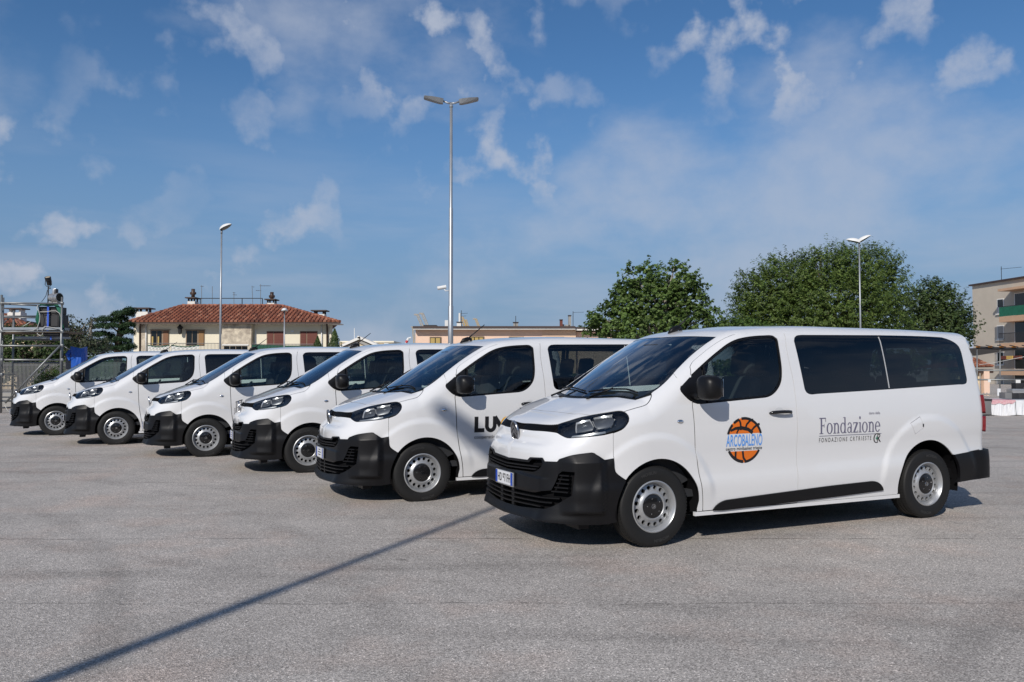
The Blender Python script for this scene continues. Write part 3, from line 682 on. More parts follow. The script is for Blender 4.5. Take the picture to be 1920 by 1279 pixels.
    bump = sk.obj('front_bumper', 'black_plastic', root)
    sk = Skin()
    for g_ in (upg, log_):
        for mir in (0, 1): sk.patch(g_, DB, step=.04, off=.05, flange=-.03, f=FB, only_mirror=bool(mir))
    sk.obj('grille_backing', 'dark_void', bump)
    def slat(z0, y0, y1, z1=None, dep=.008, w=.011, h=.035):
        z1 = z0 if z1 is None else z1
        for sg in ((1,) if y0 > 0 else (1, -1)):
            n_ = max(4, int(abs(y1 - y0) / .03)); pts = []
            for t in np.linspace(0, 1, n_): 
                y = y0 + (y1 - y0) * t; z = z0 + (z1 - z0) * abs(t - (.5 if y0 > 0 else 0)) * (2 if y0 > 0 else 1); pts.append((y, z))
            p = lift([(-.9, a, b) for a, b in pts], (-1, 0, 0), .7, FB)
            nn = grad(p, f=FB); p = p - nn * dep
            if sg < 0: p = p * MIR
            V, Fq = sweep(p, w, h, (0, 0, 1)); MB().add(V, Fq).obj('grille_slat', 'black_plastic', bump)
    for z in (.632, .659): slat(z, .50 if z < .65 else .54, -.50 if z < .65 else -.54, z + .02)
    for (z, y) in ((.338, .58), (.376, .67), (.414, .72)): slat(z, y, -y, z + .018)
    for (z, ya) in ((.488, -.665), (.522, -.685), (.556, -.695), (.590, -.705), (.622, -.715)): slat(z, ya, -.790, w=.010, dep=.004)
    for y in (-.12, .12): bx('grille_divider', (float(fr([(y, .38)])[0][0]) + .0, y, .38), (.02, .05, .16), 'black_plastic', bump)
    MB().box((-.60, -.66, .20), (.10, .22, .05)).obj('air_dam', 'black_plastic', bump)
    # plate
    pxx = float(fr([(0, .525)], FB)[0][0]) - .012
    pl = bx('number_plate', (pxx, .0, .528), (.012, .375, .125), 'steel_silver', root, bev=.003)
    bx('plate_face', (pxx - .007, 0, .531), (.004, .36, .11), 'plate_white', pl)
    for sg in (1, -1): bx('plate_band', (pxx - .0082, sg * .161, .531), (.004, .038, .109), 'plate_blue', pl)
    # ---------------------------------------------------------------- rear: bumper, lamps, window
    def FRB(Pq): return FV(Pq) - .012 - .03 * sst(3.9, 4.1, Pq[..., 0])
    zt = lambda x: .622 + .075 * (x - 3.6)
    rbl = cat(sd([(x, zt(x)) for x in np.linspace(3.585, 4.0, 14)], FRB), lift([(4.15, -.90, z) for z in np.linspace(.655, .36, 10)], (1, -1, 0), .8, FRB), sd([(x, .335 + .05 * (x - 3.62)) for x in np.linspace(4.0, 3.66, 10)], FRB), sd([(3.262 - .44 * math.cos(R(a)), .345 + .44 * math.sin(R(a))) for a in np.linspace(178, 140, 10)], FRB))
    sk = Skin()
    for mir in (0, 1): sk.patch(rbl, (.1, -1, 0), step=.04, f=FRB, flange=.03, only_mirror=bool(mir))
    h2 = cat(lift([(4.15, -.90, z) for z in np.linspace(.655, .36, 10)], (1, -1, 0), .8, FRB), lift([(4.2, y, .36) for y in np.linspace(-.85, .85, 24)], (1, 0, 0), .8, FRB), (lift([(4.15, -.90, z) for z in np.linspace(.655, .36, 10)], (1, -1, 0), .8, FRB) * MIR)[::-1], lift([(4.2, y, .655) for y in np.linspace(.85, -.85, 24)], (1, 0, 0), .8, FRB))
    sk.patch(h2, (1, 0, 0), step=.06, f=FRB, flange=.03); sk.obj('rear_bumper', 'black_plastic', root)
    Skin().patch(rwl, (1, 0, 0), step=.08, off=.004, flange=0).obj('rear_window', 'privacy_glass', root)
    for mir in (0, 1):
        for (z0, z1) in ((.84, 1.00), (1.03, 1.22)):
            zz = np.linspace(z0, z1, 8)
            lp = cat(lift([(4.15, -.92, z) for z in zz], (1, -1, 0), .8), lift([(4.3, -.74, z) for z in zz[::-1]], (1, 0, 0), .8))
            Skin().patch(lp, (1, -.55, 0), step=.03, off=-.03, flange=.034, only_mirror=bool(mir)).obj('tail_lamp', 'tail_red', root)
    # ---------------------------------------------------------------- roof aerial
    an = MB(); za = 1.845; xa = .87
    an.tube([(xa - .07, 0, float(RC(xa - .07)) - .015), (xa - .03, 0, float(RC(xa)) + .012), (xa + .03, 0, float(RC(xa)) + .032), (xa + .07, 0, float(RC(xa + .07)) + .02), (xa + .075, 0, float(RC(xa + .07)) - .03)], [.014, .028, .028, .020, .014], 8)
    an.tube([(xa + .02, 0, float(RC(xa)) + .03), (xa + .26, 0, float(RC(xa)) + .22)], [.009, .005], 6); an.obj('roof_aerial', 'black_plastic', root, smooth=True)
    # ---------------------------------------------------------------- door mirrors
    for mir in (0, 1):
        V = []; Fm = []; rows = 13; cols = 20
        for i in range(rows):
            t = i / (rows - 1); y = -.975 - .225 * t
            e = (1 - abs(2 * t - 1) ** 3.2) ** .5 if 0 < t < 1 else 0.0
            e = max(e, .02); zc0 = 1.338 - .004 * t; hz = (.112 - .010 * t) * e; hx = .098 * e
            for j in range(cols):
                a = 2 * math.pi * j / cols; ca, sa = math.cos(a), math.sin(a); n_ = .62
                V.append((.452 + .02 * t - .012 + hx * math.copysign(abs(ca) ** n_, ca) * (1.0 if ca < 0 else .75), y, zc0 + hz * math.copysign(abs(sa) ** n_, sa)))
        for i in range(rows - 1):
            for j in range(cols): Fm.append((i * cols + j, i * cols + (j + 1) % cols, (i + 1) * cols + (j + 1) % cols, (i + 1) * cols + j))
        Fm += [tuple(range(cols))[::-1], tuple(range(cols * (rows - 1), cols * rows))]
        arm = MB(); arm.tube([(.40, -.90, 1.262), (.415, -.955, 1.262), (.44, -1.02, 1.268), (.465, -1.10, 1.272), (.47, -1.16, 1.285)], [.034, .032, .027, .027, .014], 10)
        if mir:
            V = [(x, -y, z) for x, y, z in V]; Fm = [t[::-1] for t in Fm]; arm.V = [(x, -y, z) for x, y, z in arm.V]; arm.F = [t[::-1] for t in arm.F]
        mo = mesh_obj('door_mirror', V, Fm, 'black_plastic', root); arm.obj('mirror_arm', 'black_plastic', mo, smooth=True)
        MB().box((.525, -1.088 * (-1 if mir else 1), 1.337), (.006, .15, .15), bev=.002).obj('mirror_glass', 'mirror_glass', mo, auto=30)
    # ---------------------------------------------------------------- dark inner shell, wheel houses, floor
    sk = Skin()
    inner_side = cat(sd([(x, .36) for x in np.linspace(.50, 2.74, 40)]), sd([(2.75, z) for z in np.linspace(.40, .84, 8)]), sd([(x, .86) for x in np.linspace(2.8, 3.98, 20)]), sd([(4.02, z) for z in np.linspace(.88, 1.7, 20)]), [redge(x) for x in np.linspace(3.98, 1.0, 60)], d_top[at(d_top, (1.0, -.76, 1.815))::-1], sd([(.47, z) for z in np.linspace(1.45, .4, 20)]))
    dwh = sd([(x, z) for x, z in poly_offset(gl[:, [0, 2]], .012)])
    for mir in (0, 1):
        sk.patch(inner_side, SD, holes=[dwh, onto(sd([(x, z) for x, z in poly_offset(rwin[:, [0, 2]], .03)]))], step=.06, off=.045, flange=-.03, only_mirror=bool(mir))
        sk.patch(frame_loop, (-.35, -.65, .7), step=.05, off=.028, flange=0, only_mirror=bool(mir))
    sk.patch(roof_full, (0, 0, 1), step=.08, off=.035, flange=0)
    sk.obj('interior_lining', 'interior_dark', root)
    sk = Skin()
    for mir in (0, 1):
        sk.patch(fender_loop, (-.1, -.97, .2), step=.06, off=.008, inset=-.006, flange=0, only_mirror=bool(mir)); sk.patch(door_loop, SD, step=.06, off=.009, inset=-.009, flange=0, only_mirror=bool(mir)); sk.patch(nose_half, (-.75, -.66, 0), step=.06, off=.022, flange=0, only_mirror=bool(mir))
    sk.patch(hood_full, (-.25, 0, 1), step=.06, off=.0085, inset=-.004, flange=0); sk.patch(cap_full, (-.6, 0, .8), step=.05, off=.0095, flange=0)
    sk.obj('seal_and_gap_shade', 'dark_void', root)  # black sheets close under the panel gaps, for rubber seals and painted gap shade
    wh = MB()
    for xc, r_ in ((.03, .415), (3.262, .45)):
        for sg in (1, -1):
            M = Matrix.Translation((xc, sg * .925, .34)) @ Matrix.Rotation(R(90 * sg), 4, 'X')
            nA = 30; V_ = []; 
            for a in np.linspace(-12, 192, nA):
                ca, sa = math.cos(R(a)), math.sin(R(a)); V_ += [(xc + r_ * ca, sg * .915, .34 + r_ * sa), (xc + r_ * ca, sg * .62, .34 + r_ * sa)]
            wh.add(V_, [(2 * i, 2 * i + 1, 2 * i + 3, 2 * i + 2) for i in range(nA - 1)] + [tuple(2 * i + 1 for i in range(nA))])
    wh.box((1.65, 0, .27), (3.9, 1.24, .16)); wh.box((1.62, 0, .30), (2.35, 1.80, .10)); wh.box((3.9, 0, .42), (.5, 1.7, .10)); wh.box((-.55, 0, .27), (.6, 1.2, .10))
    wh.obj('underbody', 'dark_void', root)
    # ---------------------------------------------------------------- cabin: dashboard, wheel, seats
    ds = MB(); ds.prism([(-.10, 1.02), (-.05, 1.19), (.10, 1.265), (.30, 1.285), (.50, 1.25), (.60, 1.08), (.58, .60), (.2, .45), (-.1, .6)], -.83, .83, Matrix.Rotation(R(90), 4, 'X') ); ds.obj('dashboard', 'interior_dark', root, auto=40)
    sw = MB(); M = Matrix.Translation((.70, -.42, 1.12)) @ Matrix.Rotation(R(-58), 4, 'Y')
    ring = [(.19 + .016 * math.cos(t), .016 * math.sin(t)) for t in np.linspace(0, 2 * math.pi, 9)[:-1]]; sw.lathe(ring, 28, M, closed=True); sw.box((0, 0, 0), (.34, .05, .02), M); sw.box((0, 0, 0), (.12, .14, .05), M)
    sw.obj('steering_wheel', 'interior_dark', root, smooth=True)
    MB().box((1.0, 0, .42), (5.2 * .5, 1.7, .06)).obj('cabin_floor', 'interior_dark', root)
    def seat(x, y, w=.46):
        s_ = MB(); s_.box((x, y, .78), (.50, w, .20), bev=.06)
        M = Matrix.Translation((x + .27, y, 1.10)) @ Matrix.Rotation(R(12), 4, 'Y'); s_.box((0, 0, 0), (.14, w, .66), M, bev=.055)
        M2 = Matrix.Translation((x + .355, y, 1.545)) @ Matrix.Rotation(R(10), 4, 'Y'); s_.box((0, 0, 0), (.10, .27, .22), M2, bev=.045); s_.box((0, 0, -.14), (.02, .14, .14), M2)
        s_.box((x, y, .56), (.40, w * .8, .26)); s_.obj('seat', 'seat_fabric', root, auto=50)
    for y in (-.45, .25, .62): seat(.98, y, .46 if y < 0 else .36)
    for x in (1.98, 2.98):
        for y in (-.52, 0, .52): seat(x, y, .44)
    MB().box((.60, 0, 1.70), (.05, .24, .07), bev=.015).obj('rear_view_mirror', 'interior_dark', root, auto=30)
    # ---------------------------------------------------------------- wheels
    tp_ = [(.208, -.085), (.219, -.096), (.25, -.105), (.30, -.108), (.322, -.100), (.334, -.088), (.340, -.070)]
    for g0, g1 in ((-.045, -.037), (-.004, .004), (.037, .045)): tp_ += [(.342, g0), (.334, g0 + .001), (.334, g1 - .001), (.342, g1)]
    tp_ += [(.340, .070), (.334, .088), (.322, .100), (.30, .108), (.25, .105), (.219, .096), (.208, .085)]
    tyre = MB().lathe(tp_, 72)
    # shoulder blocks
    for k in range(72):
        a = 2 * math.pi * k / 72
        for s_ in (-1, 1): tyre.box((0, 0, 0), (.010, .017, .032), Matrix.Rotation(a, 4, 'Z') @ Matrix.Translation((.3365, 0, s_ * .074)) @ Matrix.Rotation(R(-14 * s_), 4, 'Y'))
    rim = MB().lathe([(.212, -.086), (.219, -.092), (.219, -.100), (.211, -.104), (.204, -.098), (.200, -.084), (.193, -.076), (.188, -.055), (.186, .085)], 64)
    # dish with sixteen round holes
    nh = 16; pts = []; ed = []
    def ringp(r, n, c=(0, 0)):
        b = len(pts); pts.extend([(c[0] + r * math.cos(2 * math.pi * i / n), c[1] + r * math.sin(2 * math.pi * i / n)) for i in range(n)]); ed.extend([(b + i, b + (i + 1) % n) for i in range(n)]); return b
    ringp(.190, 96); ringp(.093, 64)
    hcs = [(.156 * math.cos(2 * math.pi * (k + .5) / nh), .156 * math.sin(2 * math.pi * (k + .5) / nh)) for k in range(nh)]; hb = [ringp(.0185, 14, c) for c in hcs]
    for r_ in (.180, .130, .120, .108): 
        for i in range(64): pts.append((r_ * math.cos(2 * math.pi * i / 64), r_ * math.sin(2 * math.pi * i / 64)))
    vv, _, ff, _, _, _ = geometry.delaunay_2d_cdt([Vector(p) for p in pts], ed, [], 0, 1e-7)
    prof = pch([.093, .108, .120, .130, .156, .180, .190], [-.070, -.082, -.079, -.068, -.058, -.052, -.046])
    V = [(v[0], v[1], float(prof(min(.19, max(.093, math.hypot(v[0], v[1])))))) for v in vv]; Fd = []
    for t in ff:
        c = sum((Vector(vv[i]) for i in t), Vector((0, 0))) / 3; r_ = c.length
        if r_ < .0928 or any((c - Vector(h)).length < .0178 for h in hcs): continue
        Fd.append(tuple(t)[::-1])
    rim.add(V, Fd)
    for b in hb: pass
    for c in hcs: rim.lathe([(.0185, -.059), (.0185, -.040)], 14, Matrix.Translation((c[0], c[1], 0)))
    hubm = MB().lathe([(.001, -.086), (.088, -.086), (.098, -.081), (.102, -.060)], 48)
    bolts = MB()
    for k in range(5): bolts.lathe([(.001, -.091), (.004, -.091), (.005, -.086)], 8, Matrix.Translation((.066 * math.cos(2 * math.pi * k / 5 + .3), .066 * math.sin(2 * math.pi * k / 5 + .3), 0)))
    logo = MB(); lt = Matrix.Translation((0, 0, -.087)) @ Matrix.Rotation(R(180), 4, 'X')
    el = [(.019 + .0018 * math.cos(t), .0018 * math.sin(t)) for t in np.linspace(0, 2 * math.pi, 7)[:-1]]; logo.lathe(el, 24, lt, closed=True)
    for x0 in (-.009, -.001):
        for sg in (1, -1): logo.prism([(x0, .011 * sg), (x0 + .010, 0), (x0 + .014, 0), (x0 + .004, .011 * sg)][::sg], 0, .002, lt)
    brake = MB().lathe([(.001, .0), (.15, .0), (.15, .02), (.184, .04), (.184, .09)], 40)
    def text_mesh(body, size, bold=0.0, sx=1.0):
        cu = bpy.data.curves.new('t', 'FONT'); cu.body = body; cu.size = size; cu.align_x = 'CENTER'; cu.align_y = 'CENTER'; cu.offset = bold
        o = bpy.data.objects.new('t', cu); COL.objects.link(o); dg = bpy.context.evaluated_depsgraph_get(); me = bpy.data.meshes.new_from_object(o.evaluated_get(dg))
        V = [(v.co.x * sx, v.co.y) for v in me.vertices]; F = [tuple(p.vertices) for p in me.polygons]
        bpy.data.objects.remove(o); bpy.data.meshes.remove(me); bpy.data.curves.remove(cu); return V, F
    make_van.text = text_mesh
    tV, tF = text_mesh('MICHELIN', .034, .0008)
    side_text = MB()
    for a0 in (R(35), R(215)):
        V = []
        for u, v in tV:
            r_ = .283 + v; a = a0 - u / .283; V.append((r_ * math.sin(a), r_ * math.cos(a), -.1095))
        side_text.add(V, tF)
    for xc in (0.0, 3.275):
        for sg in (-1, 1):
            # local Z of the wheel points to the van's inside; outer face is at -z
            M = Matrix.Translation((xc, sg * .812, .340)) @ (Matrix.Rotation(R(-90), 4, 'X') if sg < 0 else Matrix.Rotation(R(90), 4, 'X')) @ Matrix.Rotation(random.uniform(0, 1.2), 4, 'Z')
            def mk(mb, name, mat, par, auto=35):
                t = MB(); t.add(mb.V, mb.F, M); o = t.obj(name, mat, par, auto=auto); return o
            ty = mk(tyre, 'wheel', 'rubber', root, 25); mk(rim, 'rim', 'steel_silver', ty); mk(hubm, 'hub_cap', 'black_gloss', ty); mk(bolts, 'hub_studs', 'chrome', ty)['kind'] = 'stuff'; mk(logo, 'hub_emblem', 'chrome', ty); mk(brake, 'brake_drum', 'dark_void', ty); mk(side_text, 'sidewall_lettering', 'tyre_text', ty, None)['kind'] = 'stuff'
    return root
P('rim_chrome', (.42, .43, .45), rough=.2, metal=.9)
P('lamp_bezel', (.16, .165, .17), rough=.3, metal=.7)
P('handle_cup_shade', (.62, .63, .64), rough=.3, coat=1.0)  # darker copy of the white paint, standing for shade in the recess
P('light_strip', (.30, .31, .32), rough=.3, metal=.5)

# ---------------------------------------------------------------- placing helper: a sight line of the photograph met with the plane y = Y
def W3(px, py, Y):
    f = CAM_F / 36 * 1920; a = (px - 960) / f; b = (639.5 - py) / f; c, s = math.cos(R(CAM_PITCH)), math.sin(R(CAM_PITCH))
    t = Y / (c - b * s); return Vector((a * t, Y, CAM_H + (s + b * c) * t))
def bspan(name, px0, py0, px1, py1, Y, depth, mat, parent=None, bev=0.0):
    """box whose face towards the viewer spans two sight lines at distance Y"""
    a = W3(px0, py0, Y); b = W3(px1, py1, Y)
    return bx(name, ((a.x + b.x) / 2, Y + depth / 2, (a.z + b.z) / 2), (abs(b.x - a.x), depth, abs(a.z - b.z)), mat, parent, bev)

# ---------------------------------------------------------------- environment materials
def asphalt():
    m, t = newmat('asphalt'); N = t.nodes; L = t.links
    o = N.new('ShaderNodeOutputMaterial'); b = N.new('ShaderNodeBsdfPrincipled'); L.new(b.outputs[0], o.inputs[0]); b.inputs['Roughness'].default_value = .85; b.inputs['Specular IOR Level'].default_value = .3
    tcn = N.new('ShaderNodeTexCoord')
    def noise(sc, det, ro=.6, dist=0, vec=None):
        n = N.new('ShaderNodeTexNoise'); n.inputs['Scale'].default_value = sc; n.inputs['Detail'].default_value = det; n.inputs['Roughness'].default_value = ro; n.inputs['Distortion'].default_value = dist
        L.new(vec or tcn.outputs['Object'], n.inputs['Vector']); return n.outputs['Fac']
    def rng(v, a, b_, c=0, d=1):
        n = N.new('ShaderNodeMapRange'); n.inputs['From Min'].default_value = a; n.inputs['From Max'].default_value = b_; n.inputs['To Min'].default_value = c; n.inputs['To Max'].default_value = d; L.new(v, n.inputs['Value']); return n.outputs[0]
    def mth(op, a, b_=None):
        n = N.new('ShaderNodeMath'); n.operation = op
        for i, v in enumerate((a, b_)):
            if v is None: continue
            if isinstance(v, (int, float)): n.inputs[i].default_value = v
            else: L.new(v, n.inputs[i])
        return n.outputs[0]
    vo = N.new('ShaderNodeTexVoronoi'); vo.inputs['Scale'].default_value = 130; L.new(tcn.outputs['Object'], vo.inputs['Vector'])
    vs = N.new('ShaderNodeSeparateColor'); L.new(vo.outputs['Color'], vs.inputs[0])
    vo2 = N.new('ShaderNodeTexVoronoi'); vo2.inputs['Scale'].default_value = 190; L.new(tcn.outputs['Object'], vo2.inputs['Vector']); vs2 = N.new('ShaderNodeSeparateColor'); L.new(vo2.outputs['Color'], vs2.inputs[0])
    stone = rng(vs.outputs[0], 0, 1, .58, 1.40); stone2 = rng(vs2.outputs[0], 0, 1, .68, 1.32); chip = rng(vs.outputs[1], .93, .97, 1.0, 1.7)
    big = rng(noise(.35, 5, .6), .3, .7, .84, 1.12); mid = rng(noise(2.2, 4, .6), .3, .7, .92, 1.08)
    # stretched darker drag marks
    mp = N.new('ShaderNodeMapping'); mp.inputs['Rotation'].default_value = (0, 0, R(-38)); mp.inputs['Scale'].default_value = (.30, 2.4, 1); L.new(tcn.outputs['Object'], mp.inputs[0])
    drag = rng(noise(.8, 5, .6, .4, mp.outputs[0]), .54, .72, 1.0, .76)
    # oil spots
    mp2 = N.new('ShaderNodeMapping'); mp2.inputs['Scale'].default_value = (1, 1.8, 1); L.new(tcn.outputs['Object'], mp2.inputs[0])
    spot = rng(noise(2.6, 3, .55, .2, mp2.outputs[0]), .70, .76, 1.0, .60)
    # paving joints across the lot
    sp = N.new('ShaderNodeSeparateXYZ'); L.new(tcn.outputs['Object'], sp.inputs[0]); wob = rng(noise(1.1, 5, .7), 0, 1, -.10, .10)
    yy = mth('ADD', sp.outputs[1], wob); jt = None; brk = rng(noise(1.7, 4, .6), .42, .60, 0, 1)
    for y0, w in ((5.30, .020), (7.30, .018), (10.9, .02), (15.6, .02)):
        ds = mth('ABSOLUTE', mth('SUBTRACT', yy, y0)); ln = mth('MULTIPLY', rng(ds, w, w * .2, 0, .55), brk); jt = ln if jt is None else mth('MAXIMUM', jt, ln)
    for xc_, yc_, r_ in ((9.5, -1.5, 7.6), (9.5, -1.5, 9.25), (-12.0, 1.0, 10.4), (-12.0, 1.0, 11.95), (6.0, 26.0, 21.4)):       # faint tyre arcs
        dx, dy = mth('SUBTRACT', sp.outputs[0], xc_), mth('SUBTRACT', sp.outputs[1], yc_); rd = mth('SQRT', mth('ADD', mth('MULTIPLY', dx, dx), mth('MULTIPLY', dy, dy)))
        ds = mth('ABSOLUTE', mth('SUBTRACT', mth('ADD', rd, mth('MULTIPLY', wob, .4)), r_)); jt = mth('MAXIMUM', jt, mth('MULTIPLY', rng(ds, .16, .05, 0, .17), brk2 := rng(noise(.5, 3, .6), .40, .58, 0, 1)))
    joint = mth('SUBTRACT', 1.0, jt)
    val = mth('MULTIPLY', mth('MULTIPLY', mth('MULTIPLY', stone, stone2), mth('MULTIPLY', big, mid)), mth('MULTIPLY', mth('MULTIPLY', drag, joint), mth('MULTIPLY', spot, chip)))
    hue = N.new('ShaderNodeMix'); hue.data_type = 'RGBA'; L.new(rng(noise(.9, 4, .6), .50, .70), hue.inputs[0]); hue.inputs['A'].default_value = (.412, .378, .342, 1); hue.inputs['B'].default_value = (.445, .374, .325, 1)
    mu = N.new('ShaderNodeMix'); mu.data_type = 'RGBA'; mu.blend_type = 'MULTIPLY'; mu.inputs[0].default_value = 1.0; L.new(hue.outputs['Result'], mu.inputs['A'])
    cc = N.new('ShaderNodeCombineColor'); [L.new(val, cc.inputs[i]) for i in range(3)]; L.new(cc.outputs[0], mu.inputs['B']); L.new(mu.outputs['Result'], b.inputs['Base Color'])
    bp = N.new('ShaderNodeBump'); bp.inputs['Strength'].default_value = .55; bp.inputs['Distance'].default_value = .006; L.new(vo.outputs['Distance'], bp.inputs['Height']); L.new(bp.outputs[0], b.inputs['Normal'])
asphalt()
P('galvanised', (.36, .38, .40), rough=.42, metal=.55, var=.12, vscale=3)
P('lamp_grey', (.24, .25, .26), rough=.45, metal=.3)
P('lamp_white', (.72, .72, .70), rough=.4)
P('lamp_lens', (.10, .10, .10), rough=.25)
P('plaster_cream', (.80, .735, .58), rough=.9, var=.03, vscale=.8, bump=.1, bscale=30)
P('plaster_peeling', (.72, .63, .48), rough=.95, var=.28, vscale=2.6, var2=(.30, .25, .20), detail=8)
P('plaster_white', (.76, .74, .69), rough=.9, var=.05, vscale=1.5)
P('plaster_pink', (.78, .56, .43), rough=.9, var=.05, vscale=.5)
P('plaster_sand', (.66, .54, .36), rough=.9, var=.08, vscale=.7)
P('plaster_grey', (.55, .485, .395), rough=.92, var=.08, vscale=.35, bump=.1, bscale=8)
P('plaster_tan', (.56, .36, .23), rough=.9, var=.06, vscale=1)
P('concrete', (.33, .32, .30), rough=.92, var=.15, vscale=2)
P('brown_metal', (.06, .035, .025), rough=.5)
P('fascia_dark', (.055, .035, .030), rough=.6)
P('shutter_red', (.14, .036, .022), rough=.6)
P('shutter_brown', (.20, .09, .04), rough=.6)
P('shutter_ochre', (.26, .14, .05), rough=.6)
P('frame_tan', (.28, .20, .13), rough=.6)
P('curtain', (.45, .33, .12), rough=.9)
P('window_dark', (.010, .012, .013), rough=.08)
P('shadow_net', (.012, .13, .075), rough=.8, var=.2, vscale=3)
P('white_awning', (.62, .62, .58), rough=.9)
P('green_awning', (.02, .10, .06), rough=.9)
P('roof_plain', (.13, .04, .022), rough=.85, var=.25, vscale=3)
P('iron', (.02, .02, .022), rough=.6)
P('steel_rail', (.17, .17, .17), rough=.5, metal=.5)
P('scaffold_steel', (.22, .23, .23), rough=.42, metal=.6, var=.15, vscale=5)
P('deck_steel', (.27, .30, .33), rough=.5, metal=.3, var=.15, vscale=4)
P('deck_wood', (.20, .15, .10), rough=.85, var=.3, vscale=8)
P('speaker_black', (.014, .014, .016), rough=.6)
P('lamp_body_silver', (.50, .50, .50), rough=.3, metal=.7)
P('cable_white', (.50, .50, .47), rough=.6)
P('strap_blue', (.02, .09, .50), rough=.6)
P('tarp_blue', (.008, .085, .42), rough=.42, bump=.3, bscale=12)
P('cabinet_grey', (.16, .16, .16), rough=.7)
P('crane_yellow', (.58, .38, .10), rough=.6)
P('crane_pale', (.50, .42, .30), rough=.7)
P('signal_red', (.50, .04, .04), rough=.5)
P('cloth_white', (.72, .73, .75), rough=.8)
P('cloth_pink', (.62, .25, .30), rough=.8, var=.25, vscale=30, var2=(.66, .50, .50))
P('canopy_grey', (.16, .16, .16), rough=.7)
P('clamp_orange', (.75, .28, .03), rough=.5)
P('bark', (.10, .075, .055), rough=.95, var=.3, vscale=6)
P('bark_pale', (.30, .27, .23), rough=.9, var=.3, vscale=5)
P('hall_wall', (.045, .043, .042), rough=.9); P('hall_roof', (.03, .028, .026), rough=.8); P('hall_base', (.16, .155, .14), rough=.9)
def tile_mat():
    m, t = newmat('clay_tile'); N = t.nodes; L = t.links; o = N.new('ShaderNodeOutputMaterial'); b = N.new('ShaderNodeBsdfPrincipled'); L.new(b.outputs[0], o.inputs[0]); b.inputs['Roughness'].default_value = .85
    g = N.new('ShaderNodeNewGeometry'); r = N.new('ShaderNodeValToRGB'); L.new(g.outputs['Random Per Island'], r.inputs[0]); e = r.color_ramp.elements
    e[0].color = (.21, .080, .052, 1); e[1].color = (.50, .24, .150, 1); x = e.new(.35); x.color = (.32, .115, .066, 1); y = e.new(.8); y.color = (.39, .148, .084, 1)
    tcn = N.new('ShaderNodeTexCoord'); n = N.new('ShaderNodeTexNoise'); n.inputs['Scale'].default_value = 4; n.inputs['Detail'].default_value = 5; L.new(tcn.outputs['Object'], n.inputs['Vector'])
    mr = N.new('ShaderNodeMapRange'); mr.inputs['From Min'].default_value = .3; mr.inputs['From Max'].default_value = .7; mr.inputs['To Min'].default_value = .62; mr.inputs['To Max'].default_value = 1.1; L.new(n.outputs['Fac'], mr.inputs['Value'])
    mu = N.new('ShaderNodeMix'); mu.data_type = 'RGBA'; mu.blend_type = 'MULTIPLY'; mu.inputs[0].default_value = 1; L.new(r.outputs[0], mu.inputs['A']); cc = N.new('ShaderNodeCombineColor'); [L.new(mr.outputs[0], cc.inputs[i]) for i in range(3)]; L.new(cc.outputs[0], mu.inputs['B']); L.new(mu.outputs['Result'], b.inputs['Base Color'])
tile_mat()
def leaf_mat(name, c0, c1, c2, transl=.35):
    m, t = newmat(name); N = t.nodes; L = t.links; o = N.new('ShaderNodeOutputMaterial'); g = N.new('ShaderNodeNewGeometry'); r = N.new('ShaderNodeValToRGB'); L.new(g.outputs['Random Per Island'], r.inputs[0]); e = r.color_ramp.elements
    e[0].color = (*c0, 1); e[1].color = (*c2, 1); x = e.new(.5); x.color = (*c1, 1)
    tcn = N.new('ShaderNodeTexCoord'); n = N.new('ShaderNodeTexNoise'); n.inputs['Scale'].default_value = .9; n.inputs['Detail'].default_value = 3; L.new(tcn.outputs['Object'], n.inputs['Vector'])
    mr = N.new('ShaderNodeMapRange'); mr.inputs['From Min'].default_value = .32; mr.inputs['From Max'].default_value = .68; mr.inputs['To Min'].default_value = .70; mr.inputs['To Max'].default_value = 1.30; L.new(n.outputs['Fac'], mr.inputs['Value'])
    hs_ = N.new('ShaderNodeHueSaturation'); L.new(r.outputs[0], hs_.inputs['Color']); L.new(mr.outputs[0], hs_.inputs['Value'])
    d = N.new('ShaderNodeBsdfPrincipled'); d.inputs['Roughness'].default_value = .5; d.inputs['Specular IOR Level'].default_value = .35; L.new(hs_.outputs[0], d.inputs['Base Color'])
    tr = N.new('ShaderNodeBsdfTranslucent'); L.new(hs_.outputs[0], tr.inputs[0]); mx = N.new('ShaderNodeMixShader'); mx.inputs[0].default_value = transl; L.new(d.outputs[0], mx.inputs[1]); L.new(tr.outputs[0], mx.inputs[2]); L.new(mx.outputs[0], o.inputs[0])
leaf_mat('leaf_plane', (.058, .100, .024), (.115, .190, .044), (.205, .285, .090), .42)
leaf_mat('leaf_hackberry', (.056, .100, .020), (.112, .172, .036), (.185, .245, .068), .42)
leaf_mat('leaf_dark', (.038, .068, .021), (.075, .120, .036), (.135, .180, .066), .4)
leaf_mat('leaf_olive', (.045, .058, .030), (.075, .092, .050), (.13, .14, .085))
leaf_mat('leaf_cedar', (.018, .045, .020), (.036, .074, .030), (.066, .105, .042), .15)
leaf_mat('leaf_fresh', (.035, .075, .012), (.065, .12, .02), (.10, .16, .035))

# ---------------------------------------------------------------- ground
tag(mesh_obj('ground', [(-900, -700, 0), (900, -700, 0), (900, 2500, 0), (-900, 2500, 0)], [(0, 1, 2, 3)], 'asphalt', None), kind='structure')

